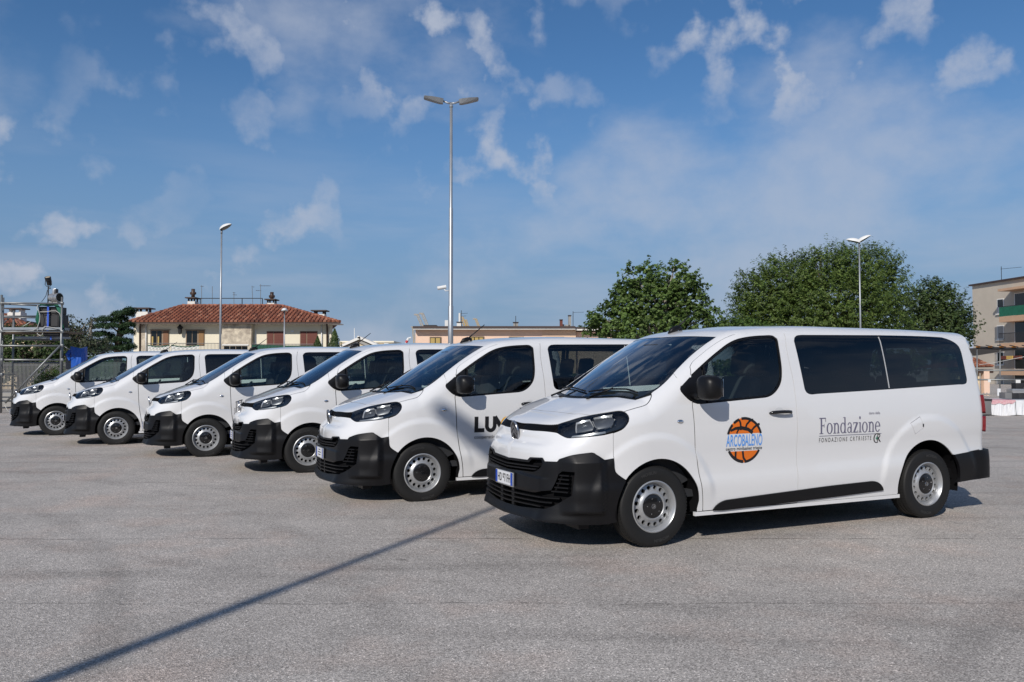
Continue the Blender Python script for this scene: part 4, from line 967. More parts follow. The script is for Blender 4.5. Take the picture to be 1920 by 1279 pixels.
# ---------------------------------------------------------------- vans
POSES = [(1.2054, 6.9311, 24.52, 0), (-1.003, 9.33, 24.3, -.02), (-2.93, 11.90, 23.9, -.02), (-5.20, 14.03, 24.9, -.02), (-7.81, 16.28, 24.4, -.015), (-10.26, 18.54, 24.4, -.01)]
VAN_LABELS = ['white passenger van with orange basketball logo on its front door', 'white van with bold black LU lettering on its front door',
              'plain white van parked between the LU van and the van with line-drawn emblem', 'white van with small black line-drawn emblem on its front door',
              'plain white van second from the scaffold tower end of the row', 'plain white van at the far end of the row beside the scaffold tower']
proto = make_van(); VANS = []
for i, (x, y, a, dz) in enumerate(POSES):
    o = proto if i == 0 else copy_tree(proto); l = R(a); o.location = (x - math.sin(l) * .9305, y + math.cos(l) * .9305, dz); o.rotation_euler = (0, 0, l)
    tag(o, VAN_LABELS[i], 'van', 'white vans parked in a slanting row'); VANS.append(o)
def decal(name, polys, mat, van, off=.0022, level=0, sub=None):
    """flat print laid on the van's side: triangles/polygons in (x, z)"""
    V = []; F = []
    for V2, F2 in polys:
        b = len(V); V += list(V2); F += [tuple(b + i for i in f) for f in F2]
    p = sd(V); n = grad(p); p = p + n * (off + level * .0007)
    par = min((c for c in van.children if c.name.startswith('front_door')), key=lambda c: c.bound_box[0][1]) if np.mean([v[0] for v in V]) < 1.5 else next(c for c in van.children if c.name.startswith('body_shell'))
    F3 = []
    for f in F:
        nn = np.cross(p[f[1]] - p[f[0]], p[f[2]] - p[f[0]]); F3.append(f if nn[1] < 0 else f[::-1])
    o = mesh_obj(name, p, F3, mat, par, n); o['kind'] = 'stuff'; return o
def txt(body, x0, x1, z0, z1, bold=0.0):
    V, F = make_van.text(body, 1.0, bold); V = np.array(V); lo, hi = V.min(0), V.max(0); s = (V - lo) / (hi - lo)
    return ([(x0 + a * (x1 - x0), z0 + b * (z1 - z0)) for a, b in s.tolist()], F)
def rect(x0, z0, x1, z1, n=8):
    V = [p for k in range(n + 1) for p in ((x0, z0 + (z1 - z0) * k / n), (x1, z0 + (z1 - z0) * k / n))]; return (V, [(2 * k, 2 * k + 1, 2 * k + 3, 2 * k + 2) for k in range(n)])
def stroke(pts, w):
    p = np.array(pts, float); t = np.gradient(p, axis=0); t /= np.linalg.norm(t, axis=1, keepdims=True) + 1e-9; n = np.stack([-t[:, 1], t[:, 0]], 1); ww = np.array(w if hasattr(w, '__len__') else [w] * len(p))[:, None] / 2
    a, b = p + n * ww, p - n * ww; m = len(p); return (a.tolist() + b.tolist(), [(i, i + 1, m + i + 1, m + i) for i in range(m - 1)])
def ringp(cx, cz, rx, rz, tx, tz, a0=0, a1=360, n=28):
    o = []; i_ = []
    for a in np.linspace(R(a0), R(a1), n): o.append((cx + rx * math.cos(a), cz + rz * math.sin(a))); i_.append((cx + (rx - tx) * math.cos(a), cz + (rz - tz) * math.sin(a)))
    return (o + i_, [(k, k + 1, n + k + 1, n + k) for k in range(n - 1)])
def disc_band(cx, cz, r, z0, z1, n=14):
    V = []; F = []
    zs = np.linspace(max(z0, cz - r), min(z1, cz + r), n)
    for z in zs:
        w = math.sqrt(max(r * r - (z - cz) ** 2, 1e-9)); V += [(cx - w + 2 * w * k / 6, z) for k in range(7)]
    for i in range(n - 1):
        for k in range(6): F.append((i * 7 + k, i * 7 + k + 1, i * 7 + 8 + k, i * 7 + 7 + k))
    return (V, F)
v1 = VANS[0]
cx, cz, rr = .930, .867, .203
decal('ball_print', [disc_band(cx, cz, rr - .004, .926, 2), disc_band(cx, cz, rr - .004, 0, .770)], 'graphic_orange', v1)
seams = [ringp(cx, cz, rr, rr, .024, .024, 17, 100), ringp(cx, cz, rr, rr, .024, .024, 108, 128), ringp(cx, cz, rr, rr, .024, .024, 134, 163), ringp(cx, cz, rr, rr, .026, .026, 209, 268), ringp(cx, cz, rr, rr, .022, .022, 272, 331),
         stroke([(.872, 1.045), (.884, 1.02), (.888, .985), (.887, .955)], .020), stroke([(.775, .952), (.83, .972), (.90, .975), (.97, .960), (1.02, .928)], [.02, .026, .032, .032, .03]), stroke([(.94, .972), (.955, 1.005), (.99, 1.035), (1.03, 1.045)], .020),
         stroke([(1.005, .945), (1.035, .975), (1.075, 1.0), (1.10, 1.005)], .020), stroke([(.865, .962), (.850, .945), (.842, .926)], .016), stroke([(.838, .770), (.836, .72), (.845, .69)], .022), stroke([(.915, .770), (.925, .71), (.955, .672)], .022)]
decal('ball_seam_print', seams, 'ink_black', v1, level=1)
decal('club_name_print', [txt('ARCOBALENO', .730, 1.131, .814, .918, .010)], 'graphic_blue', v1, level=2)
decal('club_line_print', [txt('centro minibasket trieste', .729, 1.131, .780, .809, .004)], 'ink_black', v1, level=2)
# serif word built stroke by stroke (x-height .66, capitals 1.0)
def glyph(ch):
    S = .045
    if ch == 'F': return [rect(.13, 0, .27, 1), rect(.02, .94, .62, 1), rect(.57, .74, .62, .97), rect(.25, .48, .46, .54), rect(.43, .40, .475, .62), rect(.02, 0, .38, S)], .66
    if ch == 'o': return [ringp(.30, .325, .285, .345, .13, .045)], .62
    if ch == 'n': return [rect(.10, 0, .22, .64), rect(.02, .60, .15, .645), rect(.02, 0, .30, S), ringp(.325, .42, .225, .245, .12, .075, 0, 150), rect(.43, 0, .55, .44), rect(.36, 0, .62, S)], .65
    if ch == 'd': return [ringp(.28, .325, .26, .34, .12, .05), rect(.42, 0, .54, 1), rect(.33, .955, .48, 1), rect(.50, 0, .62, S)], .65
    if ch == 'a': return [rect(.35, .06, .47, .46), ringp(.27, .44, .20, .225, .09, .055, 0, 165), ringp(.24, .19, .20, .20, .10, .05), rect(.42, 0, .55, S)], .57
    if ch == 'z': return [rect(.04, .595, .48, .655), rect(.04, 0, .50, .06), stroke([(.12, .02), (.44, .63)], .15), rect(.46, .0, .50, .16), rect(.04, .50, .08, .64)], .54
    if ch == 'i': return [rect(.11, 0, .23, .64), rect(.03, .60, .18, .645), rect(.03, 0, .31, S), ringp(.17, .93, .075, .10, .075, .10)], .33
    if ch == 'e': return [ringp(.29, .325, .265, .34, .12, .05, 0, 325), rect(.12, .33, .55, .38)], .58
    return [], .3
def word(s, x0, x1, z0, zcap):
    out = []; pen = 0; adv = []
    for ch in s:
        g, a = glyph(ch); adv.append((pen, g)); pen += a
    k = (x1 - x0) / pen
    for p, g in adv:
        for V, F in g: out.append(([(x0 + (p + a) * k, z0 + b * (zcap - z0)) for a, b in V], F))
    return out
decal('foundation_word_print', word('Fondazione', 1.806, 2.592, .890, 1.040), 'graphic_mauve', v1)
decal('foundation_rule_print', [rect(1.806 + k * .1, .868, 1.806 + (k + 1) * .1 - .0005, .873) for k in range(8)][:8], 'graphic_mauve', v1)
decal('foundation_line_print', [txt('F O N D A Z I O N E   C R T R I E S T E', 1.808, 2.475, .812, .853, .004)], 'ink_black', v1)
decal('foundation_small_print', [txt('dono della', 2.445, 2.590, 1.058, 1.083, .008)], 'graphic_mauve', v1)
decal('monogram_print', [ringp(2.545, .828, .042, .047, .014, .007, 50, 300), rect(2.553, .792, 2.563, .872), ringp(2.565, .851, .026, .023, .010, .008, -100, 110), stroke([(2.565, .832), (2.582, .805), (2.600, .788)], [.012, .014, .006])], 'ink_black', v1, level=1)
decal('monogram_leaf_print', [rect(2.541, .812, 2.549, .846), rect(2.531, .823, 2.559, .832)], 'graphic_green', v1, level=2)
v2 = VANS[1]
decal('company_letters_print', [rect(.617, .778, .664, .961), rect(.617, .778, .742, .826), rect(.749, .85, .796, .961), rect(.848, .85, .895, .961), ringp(.822, .855, .073, .080, .047, .044, 180, 360), stroke([(.872, .955), (.93, .87), (.98, .80)], .055)], 'ink_black', v2)
decal('company_ring_print', [ringp(1.034, .868, .085, .088, .028, .028, 95, 265)], 'graphic_yellow', v2, level=1)
decal('company_line_print', [txt('cooperativa', .618, .905, .690, .742, .004)], 'ink_black', v2)
v4 = VANS[3]
em = [stroke([(.470, .942), (.53, .965), (.585, .980)], .014), stroke([(.480, .935), (.482, .84), (.480, .76)], .010), stroke([(.50, .925), (.54, .938), (.58, .945)], .008), rect(.495, .845, .585, .853), rect(.545, .805, .585, .845), rect(.548, .86, .582, .91), stroke([(.565, .91), (.565, .985)], .008)]
decal('emblem_print', em, 'ink_black', v4)
decal('emblem_letters_print', [rect(.452, .70, .466, .715), rect(.452, .73, .466, .75), rect(.452, .765, .466, .78), rect(.452, .80, .466, .815), rect(.452, .83, .466, .84)], 'ink_black', v4)
# number plate lettering: the nearest van reads HD 971FH; the others carry plain white dealer plates
pxx = None
for i, v in enumerate(VANS):
    pl = next(c for c in v.children if c.name.startswith('number_plate')); face = next(c for c in pl.children if c.name.startswith('plate_face'))
    xf = min(p[0] for p in (vv.co for vv in face.data.vertices)) - .0015
    if i == 0:
        V, F = make_van.text('HD 971FH', 1.0, .010); V = np.array(V); lo, hi = V.min(0), V.max(0); s_ = (V - lo) / (hi - lo)
        P3 = [(xf, .128 - a * .262, .494 + b * .074) for a, b in s_.tolist()]; mesh_obj('plate_lettering', P3, F, 'ink_black', pl)
    else:
        mb = MB()
        for k, (w, z) in enumerate(((.10, .565), (.16, .535), (.13, .505))): mb.box((xf, .0, z), (.001, w, .010))
        mb.obj('plate_lettering', 'ink_black', pl)

# ---------------------------------------------------------------- street lamps
def lamp_led(name, loc, H, ax, label, group, camera=False, rise=.16):
    """tall tapered pole, two flat wedge heads on short raised arms along +-ax"""
    r = empty(name, loc); tag(r, label, 'lamp post', group)
    MB().tube([(0, 0, 0), (0, 0, 3.4), (0, 0, 3.42), (0, 0, 6.4), (0, 0, 6.42), (0, 0, H)], [.085, .080, .066, .062, .050, .044], 14).obj('pole', 'galvanised', r, smooth=True)
    MB().tube([(0, 0, H - .12), (0, 0, H - .08)], .058, 12).obj('collar', 'galvanised', r, smooth=True)
    ax = Vector(ax).normalized(); side = Vector((-ax.y, ax.x, 0))
    for s in (1, -1):
        a = ax * s; up = Vector((0, 0, 1)); tip = a * .78 + up * rise
        d = (a * .62 + up * (rise * .55)).normalized(); n = side.cross(d) if s > 0 else -side.cross(d)
        MB().tube([Vector((0, 0, H)), Vector((0, 0, H)) + a * .10 + up * .01, Vector((0, 0, H)) + a * .27 + up * rise * .45], [.035, .03, .026], 10).obj('arm', 'galvanised', r, smooth=True)
        o0 = Vector((0, 0, H)) + a * .24 + up * (rise * .40); hd = MB(); V = []
        for t, w, h0, h1 in ((0, .10, -.05, .085), (.10, .13, -.05, .090), (.32, .155, -.045, .062), (.56, .15, -.03, .030), (.60, .13, -.02, .020)):
            c = o0 + d * t
            for sw, hz in ((-1, h0), (1, h0), (.72, h1), (-.72, h1)): V.append(c + side * (w * sw) + n * hz)
        F = [(4 * i + k, 4 * i + (k + 1) % 4, 4 * i + 4 + (k + 1) % 4, 4 * i + 4 + k) for i in range(4) for k in range(4)] + [(3, 2, 1, 0), (16, 17, 18, 19)]
        h = hd.add(V, F).obj('lamp_head', 'lamp_grey', r)
        ln = MB(); c = o0 + d * .36
        ln.add([c + d * .20 + side * .10 - n * .040, c + d * .20 - side * .10 - n * .040, c - d * .14 - side * .10 - n * .052, c - d * .14 + side * .10 - n * .052], [(0, 1, 2, 3)]).obj('lens', 'lamp_lens', h)
    if camera:
        zc_ = camera; cm = MB(); cm.tube([(-.05, -.02, zc_ - .06), (-.16, -.03, zc_ - .08), (-.20, -.03, zc_ + .0)], .016, 6)
        c = cm.obj('camera_bracket', 'lamp_white', r, smooth=True); MB().tube([(-.40, -.06, zc_ - .0), (-.14, -.02, zc_ + .05)], [.055, .06], 12).obj('security_camera', 'lamp_white', r, auto=40)
    return r
def oval_head(parent, base, d, tilt, L=.62, w=.14, h=.10):
    """drop-shaped luminaire: pale shell above, dark glass below"""
    d = Vector(d).normalized(); d = (d * math.cos(R(tilt)) + Vector((0, 0, 1)) * math.sin(R(tilt))).normalized(); s = d.cross(Vector((0, 0, 1))).normalized(); n = s.cross(d)
    top = MB(); V = []; rows = 12; cols = 9
    for i in range(rows):
        t = i / (rows - 1); e = math.sin(math.pi * min(1, t * .93 + .07) ** .75) ** .6 if t < 1 else .05
        for k in range(cols):
            a = math.pi * k / (cols - 1); V.append(base + d * (t * L) + s * (w * e * math.cos(a)) + n * (h * e * math.sin(a)))
    F = [(i * cols + k, i * cols + k + 1, (i + 1) * cols + k + 1, (i + 1) * cols + k) for i in range(rows - 1) for k in range(cols - 1)]
    o = top.add(V, F).obj('lamp_head', 'lamp_white', parent, smooth=True)
    lo = []; 
    for i in range(rows): lo += [V[i * cols] + n * .004 - s * .004, base + d * (i / (rows - 1) * L) - n * .035 * math.sin(math.pi * i / (rows - 1)), V[i * cols + cols - 1] + n * .004 + s * .004]
    MB().add(lo, [(3 * i, 3 * i + 1, 3 * i + 4, 3 * i + 3) for i in range(rows - 1)] + [(3 * i + 1, 3 * i + 2, 3 * i + 5, 3 * i + 4) for i in range(rows - 1)]).obj('lens', 'lamp_lens', o, smooth=True)
def lamp_oval(name, px, py, Y, heads, label, group=None, r0=.07, L=.62):
    b = W3(px, py, Y); r = empty(name, (b.x, Y, 0)); tag(r, label, 'lamp post', group); H = b.z
    MB().tube([(0, 0, 0), (0, 0, H * .5), (0, 0, H - .1)], [r0, r0 * .8, r0 * .6], 12).obj('pole', 'galvanised', r, smooth=True); MB().tube([(0, 0, H - .2), (0, 0, H + .02)], r0 * .72, 10).obj('collar', 'lamp_grey', r, smooth=True)
    for d, t in heads: oval_head(r, Vector((0, 0, H)) - Vector(d).normalized() * .04, d, t, L * 1.2, .20, .20)
    return r
b = W3(846, 194, 25.0); lamp_led('street_lamp', (b.x, 25.0, 0), b.z, (1, .10, 0), 'tall grey lamp post with two flat wedge heads and a security camera', 'lamp posts around the lot', camera=W3(846, 541, 25).z)
top = Vector((.08, 9.6, .35)); Ht = 9.6; tt = (Ht - .35) / S2.z; bp_ = top + S2 * tt
lamp_led('street_lamp', (bp_.x, bp_.y, 0), Ht, (-.80, .60, 0), 'lamp post behind the viewpoint casting the long shadow across the asphalt', 'lamp posts around the lot', rise=.22)
lamp_oval('street_lamp', 415.5, 432, 44, [((1, -.35, 0), 24)], 'single-headed lamp post with pale oval head standing before the tiled house', 'lamp posts around the lot')
lamp_oval('street_lamp', 1611, 456, 44, [((.85, -.5, 0), 30), ((-1, .15, 0), 16)], 'lamp post with two pale oval heads standing before the large tree', 'lamp posts around the lot', r0=.06)
lamp_oval('street_lamp', 533.5, 584, 52, [((.3, -1, 0), 4)], 'short lamp post with white lantern head before the red blinds', 'lamp posts around the lot', r0=.06, L=.5)

# ---------------------------------------------------------------- house with tiled hip roof
HY = 62.0
hroot = empty('tiled_house', (W3(440, 640, HY).x, HY, 0)); HX = hroot.location.x
tag(hroot, 'cream two-family house with red tiled hip roof and rooftop aerials', 'house')
def hb(name, px0, py0, px1, py1, Y, depth, mat, par=None, bev=0): 
    o = bspan(name, px0, py0, px1, py1, Y, depth, mat, None, bev); o.location = (-HX, -HY, 0) if par is None else (0, 0, 0); o.parent = par or hroot; return o
def hmesh(mb, name, mat, par=None, **k):
    o = mb.obj(name, mat, None, **k); o.location = (-HX, -HY, 0) if par is None else (0, 0, 0); o.parent = par or hroot; return o
za = W3(440, 606, 61.1).z
def wallbox(name, px0, px1, Y, depth, ztop, mat):
    a = W3(px0, 640, Y).x; b = W3(px1, 640, Y).x; mb = MB().box(((a + b) / 2, Y + depth / 2, ztop / 2), (b - a, depth, ztop)); return hmesh(mb, name, mat)
xa_, xb_ = W3(250.5, 640, HY).x, W3(623.5, 640, HY).x
wl_ = hmesh(MB().prism([(xa_, HY), (xb_, HY), (xb_ - 2.6, HY + 9), (xa_, HY + 9)], 0, za - .02), 'wall', 'plaster_cream')
wallbox('stair_bay', 416, 471, HY - .55, .54, za - .06, 'plaster_peeling')
wallbox('corner_pier', 262, 274, HY - .12, .11, za - .06, 'plaster_peeling')
hb('soffit', 243, 605.2, 634, 607.2, 61.2, 2.0, 'plaster_white')
# roof: truncated hip
E_ = [W3(239, 604.6, 61.05), W3(637, 604.6, 61.05)]; zt_ = W3(440, 574, 65.2).z
e0, e1 = E_[0].x, E_[1].x; ze = E_[0].z; y0, y1 = 61.05, 72.0
t0, t1 = W3(342, 574, 65.2).x, W3(527, 574, 65.2).x; yt0, yt1 = 65.2, 69.0
V = [(e0, y0, ze), (e1, y0, ze), (e1 - 3.0, y1, ze), (e0, y1, ze), (t0, yt0, zt_), (t1, yt0, zt_), (t1 - 1.2, yt1, zt_), (t0, yt1, zt_)]
roof = hmesh(MB().add([(a, b, c - .06) for a, b, c in V], [(0, 1, 5, 4), (1, 2, 6, 5), (2, 3, 7, 6), (3, 0, 4, 7), (4, 5, 6, 7), (3, 2, 1, 0)]), 'roof', 'roof_plain')
def tiles(A, B, C, D, par, w=.31, h=.44):
    """barrel tiles over a roof face: A-B eave, D-C top; columns run up the slope"""
    A, B, C, D = map(Vector, (A, B, C, D)); ex = (B - A); Lx = ex.length; ex.normalize(); nrm = (B - A).cross(D - A).normalized()
    if nrm.z < 0: nrm = -nrm
    up = nrm.cross(ex); up = up if up.z > 0 else -up; uD, uC = (D - A).dot(ex), (C - A).dot(ex); vT = (D - A).dot(up); mb = MB(); nc = int(Lx / w)
    for c in range(nc):
        u = (c + .5) * Lx / nc; v0 = 0.0; v1 = vT * min(1, u / max(uD, .01), (Lx - u) / max(Lx - uC, .01)); k = 0
        while v0 + k * h < v1 - .05:
            a0 = v0 + k * h - .05; a1 = min(a0 + h + .07, v1 + .06); k += 1; V = []; j = random.uniform(-.005, .005)
            for v, rad, lift_ in ((a0, w * .44, .060), (a1, w * .36, .022)):
                for q in range(5):
                    an = math.pi * q / 4; V.append(A + ex * (u + j + math.cos(an) * rad) + up * v + nrm * (lift_ + math.sin(an) * rad * 1.0))
            mb.add(V, [(q, q + 1, 6 + q, 5 + q) for q in range(4)] + [(4, 3, 2, 1, 0)])
    return mb
mb = tiles(V[0], V[1], V[5], V[4], hroot); o = hmesh(mb, 'roof_tiles', 'clay_tile', smooth=False); o['kind'] = 'stuff'
mb = tiles(V[1], V[2], V[6], V[5], hroot); o = hmesh(mb, 'roof_tiles', 'clay_tile'); o['kind'] = 'stuff'
mb = tiles(V[3], V[0], V[4], V[7], hroot); o = hmesh(mb, 'roof_tiles', 'clay_tile'); o['kind'] = 'stuff'
def ridge(a, b, name='ridge_tiles'):
    a, b = Vector(a), Vector(b); n = int((b - a).length / .4); mb = MB()
    for k in range(n): p = a.lerp(b, k / n); q = a.lerp(b, (k + 1.12) / n); mb.tube([p + Vector((0, 0, .05)), q + Vector((0, 0, .03))], [.14, .11], 7)
    o = hmesh(mb, name, 'clay_tile'); o['kind'] = 'stuff'
ridge(V[0], V[4]); ridge(V[1], V[5]); ridge(V[4], V[5])
hb('gutter', 240, 604.5, 636.5, 607.2, 60.98, .10, 'brown_metal')
# chimneys
def chimney(px, py0, py1, w, Y, flue=None, par=None):
    c = hb('chimney', px - w / 2, py0, px + w / 2, py1 + 8, Y, .8, 'plaster_white'); x = W3(px, py0, Y).x; z = W3(px, py0, Y).z; k = w / 1542 * Y
    cp = MB().box((x, Y + .4, z + .28), (k * 1.45, 1.25, .09)); 
    for sx in (-1, 1):
        for sy in (-1, 1): cp.box((x + sx * k * .40, Y + .4 + sy * .3, z + .12), (k * .16, .14, .24))
    hmesh(cp, 'chimney_cap', 'fascia_dark', c)
    if flue: 
        fp = MB(); zf = W3(px, flue, Y).z; fp.tube([(x, Y + .4, z + .3), (x, Y + .4, zf)], .15, 8); fp.tube([(x - .22, Y + .4, zf - .35), (x + .22, Y + .4, zf - .35)], .11, 8); hmesh(fp, 'flue_pot', 'brown_metal', c, smooth=True)
chimney(358.3, 565, 572, 13.5, 66.0, 541); chimney(507, 568, 574, 14, 66.5, 547); chimney(265.5, 584.5, 592, 22, 66.0); chimney(598, 589, 596, 20, 66.0)
hb('roof_hatch', 432, 576, 443, 580, 64.6, .6, 'iron')
# roof terrace rail and aerials
rl = MB(); ya = 66.0
for py in (559.5, 572.5): rl.tube([W3(375.5, py, ya), W3(492, py, ya)], .035, 6)
for px in (375.5, 415, 454, 492): rl.tube([W3(px, 576, ya), W3(px, 559.5, ya)], .035, 6)
hmesh(rl, 'roof_railing', 'iron')
for px, ty, arms in ((378, 535, ((537, 4),)), (398, 537, ()), (438.5, 548, ((553, 6), (549, 3))), (474, 536, ((538, 3),)), (488.5, 533, ((536, 19), (545, -9)))):
    an = MB(); an.tube([W3(px, 574, ya), W3(px - (1.5 if px == 474 else 0), ty, ya)], .022, 5)
    for ay, ln in arms:
        an.tube([W3(px - 2, ay, ya), W3(px + ln, ay, ya)], .014, 4)
        for k in range(max(1, abs(ln) // 3)): q = W3(px + k * 3 * (1 if ln > 0 else -1), ay, ya); an.tube([q - Vector((0, .25, 0)), q + Vector((0, .25, 0))], .008, 4)
    hmesh(an, 'roof_aerial', 'steel_rail')
# windows with frames, panes, shutters
def hwin(px0, px1, py0, py1, blinds):
    w = hb('window', px0, py0, px1, py1, HY - .05, .06, 'frame_tan')
    if blinds:
        a, b = blinds
        for (q0, q1) in ((px0 + 1, px0 + a), (px0 + b, px1 - .8)): 
            n = 9
            for k in range(n): yy0 = py0 + 1 + (py1 - py0 - 1) * k / n; yy1 = py0 + 1 + (py1 - py0 - 1) * (k + .93) / n; hb('blind_slat', q0, yy0, q1, yy1, HY - .085, .03, 'shutter_red', w)
    return w
for (p0, col) in ((282, 'shutter_brown'), (348.5, 'shutter_ochre')):
    w = hwin(p0, p0 + 34.5, 619, 648, None)
    hb('pane', p0 + 1.6, 620.5, p0 + 10.8, 647, HY - .07, .03, 'window_dark', w); hb('pane', p0 + 12.4, 620.5, p0 + 20.6, 647, HY - .07, .03, 'window_dark', w); hb('shutter', p0 + 24, 620.5, p0 + 33, 647, HY - .09, .05, col, w)
    if col == 'shutter_brown': 
        for q in (p0 + 2.5, p0 + 13.5): hb('curtain', q, 631, q + 2.6, 647, HY - .085, .012, 'curtain', w)
hwin(500, 533, 621, 652, (12.2, 14)); hwin(562.5, 595, 621, 652, (11.4, 13.3))
hb('canopy', 280, 617.6, 318.5, 618.8, HY - .12, .12, 'frame_tan'); hb('canopy', 346.5, 617.8, 384, 619.0, HY - .12, .12, 'frame_tan')
# bay window under the stair bay
hb('bay_lintel', 416.5, 645.5, 466, 648, HY - .62, .06, 'plaster_white')
for k in range(4): hb('bay_pane', 420 + k * 11.2, 649.5, 429.6 + k * 11.2, 664, HY - .60, .05, 'window_dark')
# wall lantern, lamps, pipes
ln_ = MB(); c = W3(337.5, 617, HY - .35); ln_.lathe([(.01, .38), (.20, .16), (.24, .08), (.16, .02), (.13, -.32), (.05, -.38), (.01, -.42)], 8, Matrix.Translation(c)); ln_.box((c.x, c.y + .18, c.z + .2), (.05, .34, .05)); hmesh(ln_, 'wall_lantern', 'iron')
hb('wall_light', 545, 619.5, 550.5, 623, HY - .15, .14, 'lamp_white')
for pxp, pyb in ((262.5, 664), (613.5, 664)):
    dp = MB(); s_ = -1 if pxp < 400 else 1; dp.tube([W3(pxp - 1.0 * s_, 606, HY - .75), W3(pxp, 613, HY - .15), W3(pxp, pyb, HY - .12)], .07, 8); hmesh(dp, 'downpipe', 'brown_metal', smooth=True)
for pxp in (273.8, 603): hmesh(MB().tube([W3(pxp, 608, HY - .1), W3(pxp, 664, HY - .1)], .05, 8), 'downpipe', 'lamp_white', smooth=True)
hb('wall_strip', 478.5, 618, 480.2, 646, HY - .06, .05, 'lamp_white')
# terrace: balusters, striped cloth, green net
ty = HY - 2.2
for (p0, p1, pt) in ((276.5, 415, 643.8), (472, 604, 645.4)):
    rt = MB(); rt.tube([W3(p0, pt, ty), W3(p1, pt, ty)], .025, 6); rt.tube([W3(p0, 666, ty), W3(p1, 666, ty)], .025, 6); rr_ = hmesh(rt, 'terrace_railing', 'steel_rail')
    n = int((p1 - p0) / 2.6); bl_ = MB()
    for k in range(n + 1): q = p0 + (p1 - p0) * k / n; bl_.tube([W3(q, pt, ty), W3(q, 668, ty)], .012, 4)
    o = bl_.obj('balusters', 'steel_rail', rr_); o['kind'] = 'stuff'
def sheet(px0, px1, top, bot, Y, mat, name, nx=24, amp=.03, parent=None):
    V = []; 
    for i in range(nx + 1):
        t = i / nx; px = px0 + (px1 - px0) * t
        for j in range(5): s_ = j / 4; p = W3(px, top(t) + (bot(t) - top(t)) * s_, Y); V.append((p.x, p.y + amp * math.sin(t * 40 + s_ * 3) * (.3 + s_), p.z))
    F = [(i * 5 + j, i * 5 + j + 1, i * 5 + 6 + j, i * 5 + 5 + j) for i in range(nx) for j in range(4)]
    mb = MB().add(V, F); return mb
for (a, b_) in ((0, .42), (.46, 1)):
    cl_ = MB(); 
    o = hmesh(sheet(277 + 96 * a, 277 + 96 * b_, lambda t: 647.5 + 3.0 * math.sin(t * 3.1), lambda t: 653.5 + 2 * math.sin(t * 3), ty - .04, 'white_awning', ''), 'terrace_cloth', 'white_awning'); o2 = hmesh(sheet(277 + 96 * a, 277 + 96 * b_, lambda t: 646.4 + 3.0 * math.sin(t * 3.1), lambda t: 648.2 + 3 * math.sin(t * 3.1), ty - .06, '', ''), 'cloth_edge', 'green_awning')
    o3 = hmesh(sheet(277 + 96 * a, 277 + 96 * b_, lambda t: 654 + 2.0 * math.sin(t * 3.1), lambda t: 662, ty - .04, 'white_awning', ''), 'terrace_cloth', 'white_awning')
hmesh(sheet(472.5, 604, lambda t: 645.8 + 2.2 * min(1, t * 2), lambda t: 668, ty + .05, '', '', 40, .02), 'shade_net', 'shadow_net')
tr_ = MB().box(((W3(276, 640, HY).x + W3(606, 640, HY).x) / 2, HY - 1.1, 2.35), (W3(606, 640, HY).x - W3(276, 640, HY).x, 2.3, .2)); hmesh(tr_, 'terrace_slab', 'concrete')

# ---------------------------------------------------------------- pink flat-roofed building
PY = 75.0
pr = empty('pink_building', (W3(950, 640, PY).x, PY, 0)); PX = pr.location.x; tag(pr, 'long pink flat-roofed building with brown roof edge behind the second van', 'building')
def pb(name, px0, py0, px1, py1, Y, depth, mat, par=None):
    o = bspan(name, px0, py0, px1, py1, Y, depth, mat); o.location = (-PX, -PY, 0) if par is None else (0, 0, 0); o.parent = par or pr; return o
pb('wall', 779, 618.5, 1080, 700, PY, 9, 'plaster_pink'); pb('wing_wall', 1080.3, 622.5, 1150, 700, PY + .4, 9, 'plaster_pink'); pb('gable_panel', 1017, 619, 1080, 700, PY - .06, .05, 'plaster_tan2' if 'plaster_tan2' in MATS else P('plaster_tan2', (.72, .51, .36), rough=.9))
pb('roof_edge', 774, 611.5, 1079, 615.2, PY - .9, 10.5, 'fascia_dark'); pb('fascia', 774.6, 615.3, 1079, 617.8, PY - .8, 10.2, 'plaster_white')
pb('roof_edge', 1079.2, 613.2, 1150, 616.2, PY - .5, 9, 'fascia_dark'); pb('fascia', 1079.4, 616.3, 1150, 619.6, PY - .45, 9, 'plaster_white')
for (a, b_, t, bt_, n, cur) in ((805.5, 827, 631.5, 655, 2, 1), (880, 907.5, 630.5, 655, 3, 1), (954, 982.5, 631, 655, 3, 0), (1024, 1057.5, 631.5, 655, 3, 2)):
    w = pb('window', a, t, b_, bt_, PY - .12, .1, 'frame_tan'); k = (b_ - a - 2) / n
    for i in range(n):
        q = pb('pane', a + 1.2 + i * k, t + 1.4, a + .2 + (i + 1) * k + .6, bt_, PY - .15, .05, 'window_dark', w)
        if cur == 1: pb('curtain', a + 1.8 + i * k, t + 2.4, a + (i + 1) * k, bt_, PY - .165, .012, 'curtain', w)
        if cur == 0 and i == 1: pb('curtain', a + 1.4 + i * k, t + 1.8, a + (i + 1) * k, bt_, PY - .165, .012, 'lamp_white', w)
    if cur == 2: pb('shutter', a, t + .3, a + 10, t + 4, PY - .2, .05, 'brown_metal', w)
pb('downpipe', 840, 629, 841.3, 660, PY - .12, .1, 'lamp_white')
def rooftop(px, py0, py1, w, mat='plaster_white', cap=True, Y=78.0):
    c = pb('chimney', px - w / 2, py0, px + w / 2, py1, Y, .6, mat)
    if cap: pb('chimney_cap', px - w * .62, py0 - 1.2, px + w * .62, py0 - .1, Y - .1, .8, 'fascia_dark', c)
    return c
rooftop(861, 604.5, 613, 9); rooftop(967, 605, 613, 9, 'concrete'); rooftop(1052.5, 600, 613, 5, 'shutter_red'); rooftop(1068.5, 592, 613, 5, 'concrete'); rooftop(861.5, 587, 604, 3, 'plaster_white', False); rooftop(1064, 609, 613, 8, 'concrete', False)
